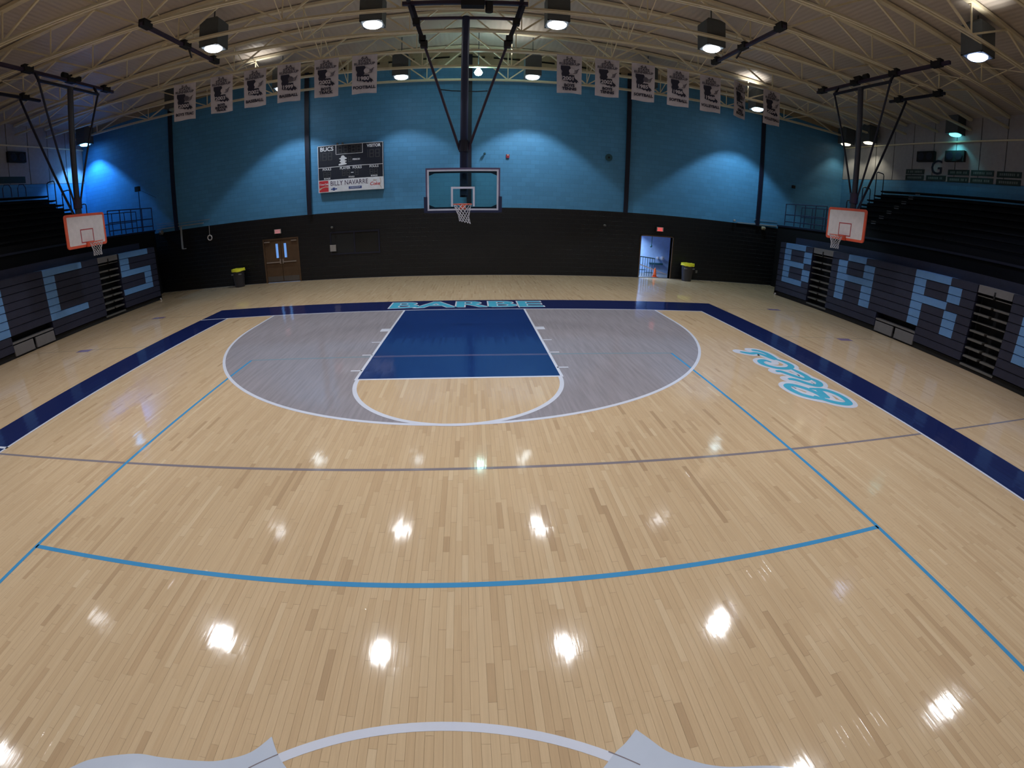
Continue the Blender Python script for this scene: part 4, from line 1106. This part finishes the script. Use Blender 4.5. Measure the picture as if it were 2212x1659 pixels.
# scoreboard
def scoreboard():
    x0, x1, z0, z1 = -6.72, -3.70, 4.03, 6.16; yf = YW - .18
    t = thing('scoreboard', 'navy electronic scoreboard with a white sponsor strip on the blue wall', 'scoreboard', ((x0 + x1) / 2, YW, z0))
    zs = z0 + .56
    MB().box(x0, x1, yf, YW - .022, z0, z1).build('cabinet', M_SCORE, t)
    MB().box(x0 - .01, x1 + .01, yf - .012, yf, z0, zs).build('sponsor_panel', M_SPONS, t)
    fr = MB(); zm = z1 - 1.0
    for a in ((x0, x1, z1 - .02, z1), (x0, x1, zm - .012, zm + .012), (x0, x0 + .02, zs, z1), (x1 - .02, x1, zs, z1)):
        fr.box(a[0], a[1], yf - .01, yf, a[2], a[3])
    cx0, cx1 = x0 + .85, x0 + 2.1
    for a in ((cx0, cx1, z1 - .45, z1 - .43), (cx0, cx0 + .025, z1 - .45, z1), (cx1 - .025, cx1, z1 - .45, z1)):
        fr.box(a[0], a[1], yf - .012, yf, a[2], a[3])
    fr.build('trim', M_SPONS, t)
    def digit(x, z, w_, h, one=False):
        m_ = MB(); b_ = w_ * .18; y = yf - .006
        segs = [(x + w_ - b_, x + w_, z, z + h)]
        if not one: segs += [(x, x + b_, z, z + h), (x + b_, x + w_ - b_, z, z + b_), (x + b_, x + w_ - b_, z + h - b_, z + h), (x + b_, x + w_ - b_, z + h / 2 - b_ / 2, z + h / 2 + b_ / 2)]
        for a in segs: m_.box(a[0], a[1], y, yf, a[2], a[3])
        m_.build('digit', M_DIGIT, t)
    for k, dx in enumerate((.10, .36, .72, .97)): digit(cx0 + dx, z1 - .39, .2, .33)
    for q in (.30, .18): MB().box(cx0 + .63, cx0 + .67, yf - .006, yf, z1 - q, z1 - q + .04).build('dot', M_DIGIT, t)
    for bx_ in (x0 + .10, x1 - .74):
        digit(bx_ - .08, z1 - .68, .14, .36, True); digit(bx_ + .12, z1 - .68, .2, .36); digit(bx_ + .38, z1 - .68, .2, .36)
    digit(x0 + 1.42, z1 - .82, .15, .24)
    for bx_ in (x0 + .24, x1 - .62): digit(bx_, zs + .12, .16, .25); digit(bx_ + .2, zs + .12, .16, .25)
    for dx in (1.12, 1.33, 1.72): digit(x0 + dx, zs + .14, .16, .25)
    MB().box(x0 + 1.54, x0 + 1.66, yf - .01, yf, zs + .25, zs + .28).build('dash', M_SPONS, t)
    R = (rad(90), 0, 0); y = yf - .008
    def T(b_, sz, dx, dz, m_=M_SPONS, **k): text('lettering', b_, sz, (x0 + dx, k.pop('y', y), dz), R, m_, t, **k)
    T('BUCS', .26, .43, z1 - .17, offset=.006); T('VISITOR', .19, x1 - x0 - .42, z1 - .15, offset=.006, sx=.9)
    T('FOULS', .14, .42, zm - .09, offset=.003); T('PLAYER', .15, 1.27, zm - .09, offset=.003, sx=.95); T('FOULS', .15, 1.83, zm - .09, offset=.003, sx=.95); T('FOULS', .14, x1 - x0 - .42, zm - .09, offset=.003)
    T('BONUS', .09, .42, zs + .06, offset=.003); T('FOULS', .09, 1.56, zs + .07, offset=.003); T('BONUS', .09, x1 - x0 - .42, zs + .06, offset=.003); T('PERIOD', .10, 1.80, z1 - .72, offset=.003)
    em_ = MB().poly([(x0 + p[0], yf - .010, z1 - .98 + p[1]) for p in smooth([(1.0, .03), (1.25, .05), (1.36, .09), (1.27, .16), (1.36, .21), (1.25, .27), (1.37, .33), (1.28, .40), (1.22, .47), (1.12, .46), (1.08, .37), (1.0, .34), (1.09, .27), (1.02, .20), (1.1, .14), (.99, .09)], 4, True)])
    em_.build('emblem', M_SPONS, t)
    yy = yf - .016
    T('BILLY NAVARRE', .30, 1.44, z0 + .38, mat('plum_print', (.08, .04, .10), .6), y=yy, sx=.83, spacing=1.0)
    MB().box(x0 + .03, x0 + .47, yf - .016, yf - .012, z0 + .03, z0 + .53).build('red_logo', M_RED, t)
    sw = MB().strip([(x0 + .04, yy - .002, z0 + .10), (x0 + .18, yy - .002, z0 + .20), (x0 + .32, yy - .002, z0 + .24), (x0 + .46, yy - .002, z0 + .22)], [(x0 + .04, yy - .002, z0 + .20), (x0 + .18, yy - .002, z0 + .235), (x0 + .32, yy - .002, z0 + .27), (x0 + .46, yy - .002, z0 + .27)])
    sw.build('logo_swoosh', M_TAN, t)
    T('Coca-Cola', .115, .25, z0 + .37, M_SPONS, y=yy - .002, offset=.003, shear=.3, sx=.82)
    MB().poly([(x0 + .72 + p[0] * .13, yy, z0 + .13 + p[1] * .075) for p in [(-1.1, -.35), (-.4, -.35), (-.4, -.9), (.4, -.9), (.4, -.35), (1.1, -.35), (1.25, .35), (.4, .35), (.4, .9), (-.4, .9), (-.4, .35), (-.95, .35)]]).build('bow_logo', M_BPRINT, t)
    MB().box(x0 + 1.42, x0 + 2.02, yf - .016, yf - .012, z0 + .09, z0 + .20).build('blue_plate', M_BPRINT, t)
    T('CHEVROLET', .085, 1.72, z0 + .145, M_SPONS, y=yy - .003)
    T('Coke', .21, 2.62, z0 + .26, M_RED, y=yy, shear=.25, offset=.002); T('diet', .12, 2.62, z0 + .42, M_TAN, y=yy, shear=.2)
    MB().tube([(x0 + 2.86, yy, z0 + .52), (x0 + 2.90, yy, z0 + .36), (x0 + 2.85, yy, z0 + .20), (x0 + 2.92, yy, z0 + .06)], .012, 5).build('ribbon_print', M_TAN, t)
    for dx in (.92, 1.16): MB().box(x0 + dx - .03, x0 + dx + .03, YW - .16, YW - .05, z1, z1 + .09).build('bracket', M_STEP, t)
scoreboard()

# window shutter and fittings on the black wall
t = thing('serving_window', 'dark shuttered service window in the black wall right of the wooden door', 'window', (-5.2, YW, 1.16))
MB().box(-6.36, -4.0, YW - .035, YW, 2.14, 2.20).box(-6.36, -4.0, YW - .035, YW, 1.14, 1.20).box(-6.36, -6.30, YW - .035, YW, 1.2, 2.14).box(-4.06, -4.0, YW - .035, YW, 1.2, 2.14).box(-5.22, -5.16, YW - .03, YW, 1.2, 2.14).build('frame', M_NAVYD, t)
for a, b_, m_ in ((-6.30, -5.22, M_BLACK), (-5.16, -4.06, mat('dusty_dark_glass', (.018, .018, .018), .25))):
    MB().box(a, b_, YW - .012, YW, 1.2, 2.14).build('pane', m_, t)
o = MB().box(-6.36, -6.08, YW - .10, YW - .036, 1.31, 1.61).build('wall_box', mat('pale_plate', (.30, .28, .28), .5)); tag(o, 'small pale square box on the dark service window', 'electrical box')
def wall_cam(x, z, label, m_=None):
    t = thing('wall_camera', label, 'camera', (x, YW, z))
    m_ = m_ or M_STEP
    MB().lathe((x, YW - .2, z), [(.03, 0), (.055, .03), (.055, .12), (.03, .15)], 12, 'y').build('body', m_, t)
    MB().bar((x, YW - .08, z), (x, YW, z + .05), .025).build('bracket', M_BLACK, t)
wall_cam(-6.2, 2.42, 'small grey camera on the black wall above the service window')
wall_cam(6.35, 2.42, 'small grey camera on the black wall left of the open doorway')
wall_cam(.78, 5.5, 'small dark fitting on the blue wall just right of the main hoop pole', M_TEALD)
wall_cam(13.24, 3.2, 'small pale camera at the edge of the blue wall near the right platform', M_PALEP)
t = thing('fire_strobe', 'small red fire alarm strobe on the blue wall right of the glass backboard', 'alarm', (1.81, YW, 5.4))
MB().box(1.74, 1.88, YW - .07, YW, 5.34, 5.50).build('body', M_REDD, t); MB().lathe((1.81, YW - .07, 5.46), [(.03, -.02), (.04, .0)], 8, 'y').build('flash', M_TAN, t)
t = thing('wall_horn', 'round dark horn speaker on the blue wall left of the fourth column', 'speaker', (6.38, YW, 5.6))
MB().lathe((6.38, YW, 5.57), [(.06, -.02), (.08, -.14), (.17, -.22), (.15, -.225)], 18, 'y').build('horn', M_TEALD, t); MB().lathe((6.38, YW - .2, 5.57), [(.03, 0), (.05, -.04)], 10, 'y').build('cap', M_BLACK, t)
o = MB().tube([(-12.7 + .12 * cos(a), YW - .05, 2.50 + .12 * sin(a)) for a in [2 * pi * k / 20 for k in range(20)]], .028, 6, closed=True)
o.bar((-12.7, YW - .04, 2.62), (-12.7, YW - .02, 3.1), .012)
tag(o.build('wall_ring', M_WHITE), 'pale ring hanging on the black wall left of the bin', 'ring')
o = MB().bar((-14.38, YW - .05, 3.22), (-14.42, YW - .05, 2.12), .07).bar((-14.42, YW - .05, 2.12), (-14.2, YW - .05, 2.12), .04)
tag(o.build('drain_pipe', M_PALEP), 'short pale pipe on the black wall beside the first column', 'pipe')
o = MB().bar((-15.9, YW - .05, 3.28), (-13.0, YW - .04, 3.26), .04).bar((-15.9, YW - .05, 3.42), (-12.6, YW - .04, 3.40), .02).bar((-15.9, YW - .05, 3.55), (-14.8, YW - .04, 3.5), .02)
tag(o.build('conduit', M_PALEP), 'thin pale conduits along the paint edge near the left platform', 'pipe')
o = MB().bar((13.45, YW - .05, 3.12), (16.0, YW - .04, 3.20), .05).bar((14.5, YW - .05, 3.40), (16.0, YW - .04, 3.44), .02)
tag(o.build('conduit', M_PALEP), 'thin pale conduits along the paint edge near the right platform', 'pipe')
o = MB().lathe((-15.65, YW - .12, 3.10), [(.05, -.06), (.12, -.04), (.12, .1), (.04, .16)], 10, 'x'); tag(o.build('floodlight', M_STEP), 'small pale floodlight by the left platform edge', 'floodlight')
o = MB().lathe((15.1, YW - .10, 3.0), [(.04, -.12), (.10, -.08), (.10, .06), (.03, .14)], 10, 'x'); tag(o.build('floodlight', mat('dusty_yellow', (.32, .28, .2), .5)), 'small pale floodlight by the right platform edge', 'floodlight')
o = MB().box(11.32, 11.42, YW - .03, YW, .36, .50); tag(o.build('wall_outlet', M_STEP), 'small wall outlet right of the bin by the open doorway', 'outlet')
t = thing('basket_post', 'thin post with a small dark box, standing before the left corner of the blue wall', 'stand', (-16.7, 20.9, 3.3))
MB().bar((-16.7, 20.9, 3.28), (-16.7, 20.9, 5.4), .03).build('post', M_NAVY, t); MB().box(-16.85, -16.6, 20.78, 20.95, 5.35, 5.6).build('box', M_BLACK, t); MB().bar((-16.7, 20.9, 5.45), (-15.8, YW - .03, 4.9), .015).build('cable', M_NAVY, t)
o = MB().box(16.8, 16.98, YW - .1, YW, 5.36, 5.52); tag(o.build('wall_box', M_BLACK), 'small black box high on the blue wall near the right corner', 'electrical box')

# ================================================================== RIGHT AND LEFT SIDE WALL FITTINGS
def grille(X, s, y, z, label):
    t = thing('wall_speaker', label, 'speaker', (X, y, z))
    a, b_ = sorted((X - s * .18, X)); MB().box(a, b_, y - .5, y + .5, z - .24, z + .24).build('cabinet', M_BLACK, t)
    a, b_ = sorted((X - s * .20, X - s * .18))
    for yy in (-.24, .24): MB().lathe((X - s * .19, y + yy, z), [(.18, -.012), (.15, .012)], 16, 'x').build('cone', M_GPANEL if False else M_NAVYD, t)
grille(XR, 1, 15.45, 7.58, 'dark double speaker on the right wall, nearer the blue wall')
grille(XR, 1, 13.85, 7.58, 'dark double speaker on the right wall, nearer the camera')
grille(XL, -1, 16.75, 7.70, 'dark double speaker high on the left wall')
o = text('wall_letter', 'G', .95, (XR - .02, 14.85, 7.06), (rad(90), 0, rad(-90)), M_NAVYD, None, offset=.004, extrude=.01)
tag(o, 'large dark letter G on the pale right wall', 'wall letter')
sg = [(16.1, 6.88, 'ATHLETICS'), (16.1, 6.60, 'SCHOOL'), (14.85, 6.60, 'BUCCANEERS'), (13.65, 6.88, 'HOME OF THE'), (13.65, 6.56, 'FIRST BANK'), (12.45, 6.88, 'SPORTS CLUB'), (12.45, 6.56, 'BOOSTERS'), (11.2, 6.86, 'CHAMPIONS'), (11.2, 6.55, 'GO BUCS')]
WH = ['first column, upper', 'first column, lower', 'under the letter G', 'third column, upper', 'third column, lower', 'fourth column, upper', 'fourth column, lower', 'fifth column, upper', 'fifth column, lower']
for (y, z, bd), wh in zip(sg, WH):
    t = thing('sponsor_sign', 'long dark sign with pale lettering on the right wall, %s' % wh, 'sign', (XR, y, z), group='long dark signs on the right wall')
    MB().box(XR - .03, XR, y - .55, y + .55, z - .12, z + .12).build('board', M_SIGN, t)
    m_ = MB(); r = random.Random(int(y * 10 + z * 100)); yy = y + .42
    while yy > y - .42:     # worn lettering, too small to read
        wl = r.uniform(.05, .09); m_.box(XR - .034, XR - .03, yy - wl, yy, z - .05, z + .05); yy -= wl + (.09 if r.random() < .2 else .025)
    m_.build('lettering', M_SIGNT, t, kind='stuff')
t = thing('sponsor_sign', 'long dark sign on the pale left wall above the stair rails', 'sign', (XL, 16.3, 6.68))
MB().box(XL, XL + .03, 15.2, 17.2, 6.52, 6.82).build('board', M_SIGN, t)
for i, y in enumerate((16.0, 15.2)):
    loop = MB().tube([(XL + 1.2, y - .22, 5.72), (XL + 1.2, y - .22, 6.1), (XL + 1.2, y - .12, 6.25), (XL + 1.2, y + .12, 6.25), (XL + 1.2, y + .22, 6.1), (XL + 1.2, y + .22, 5.72)], .022, 6)
    tag(loop.build('aisle_rail', M_NAVY), 'small looped rail on the top tier of the left seating, %s' % ('nearer the blue wall' if i == 0 else 'nearer the camera'), 'railing')
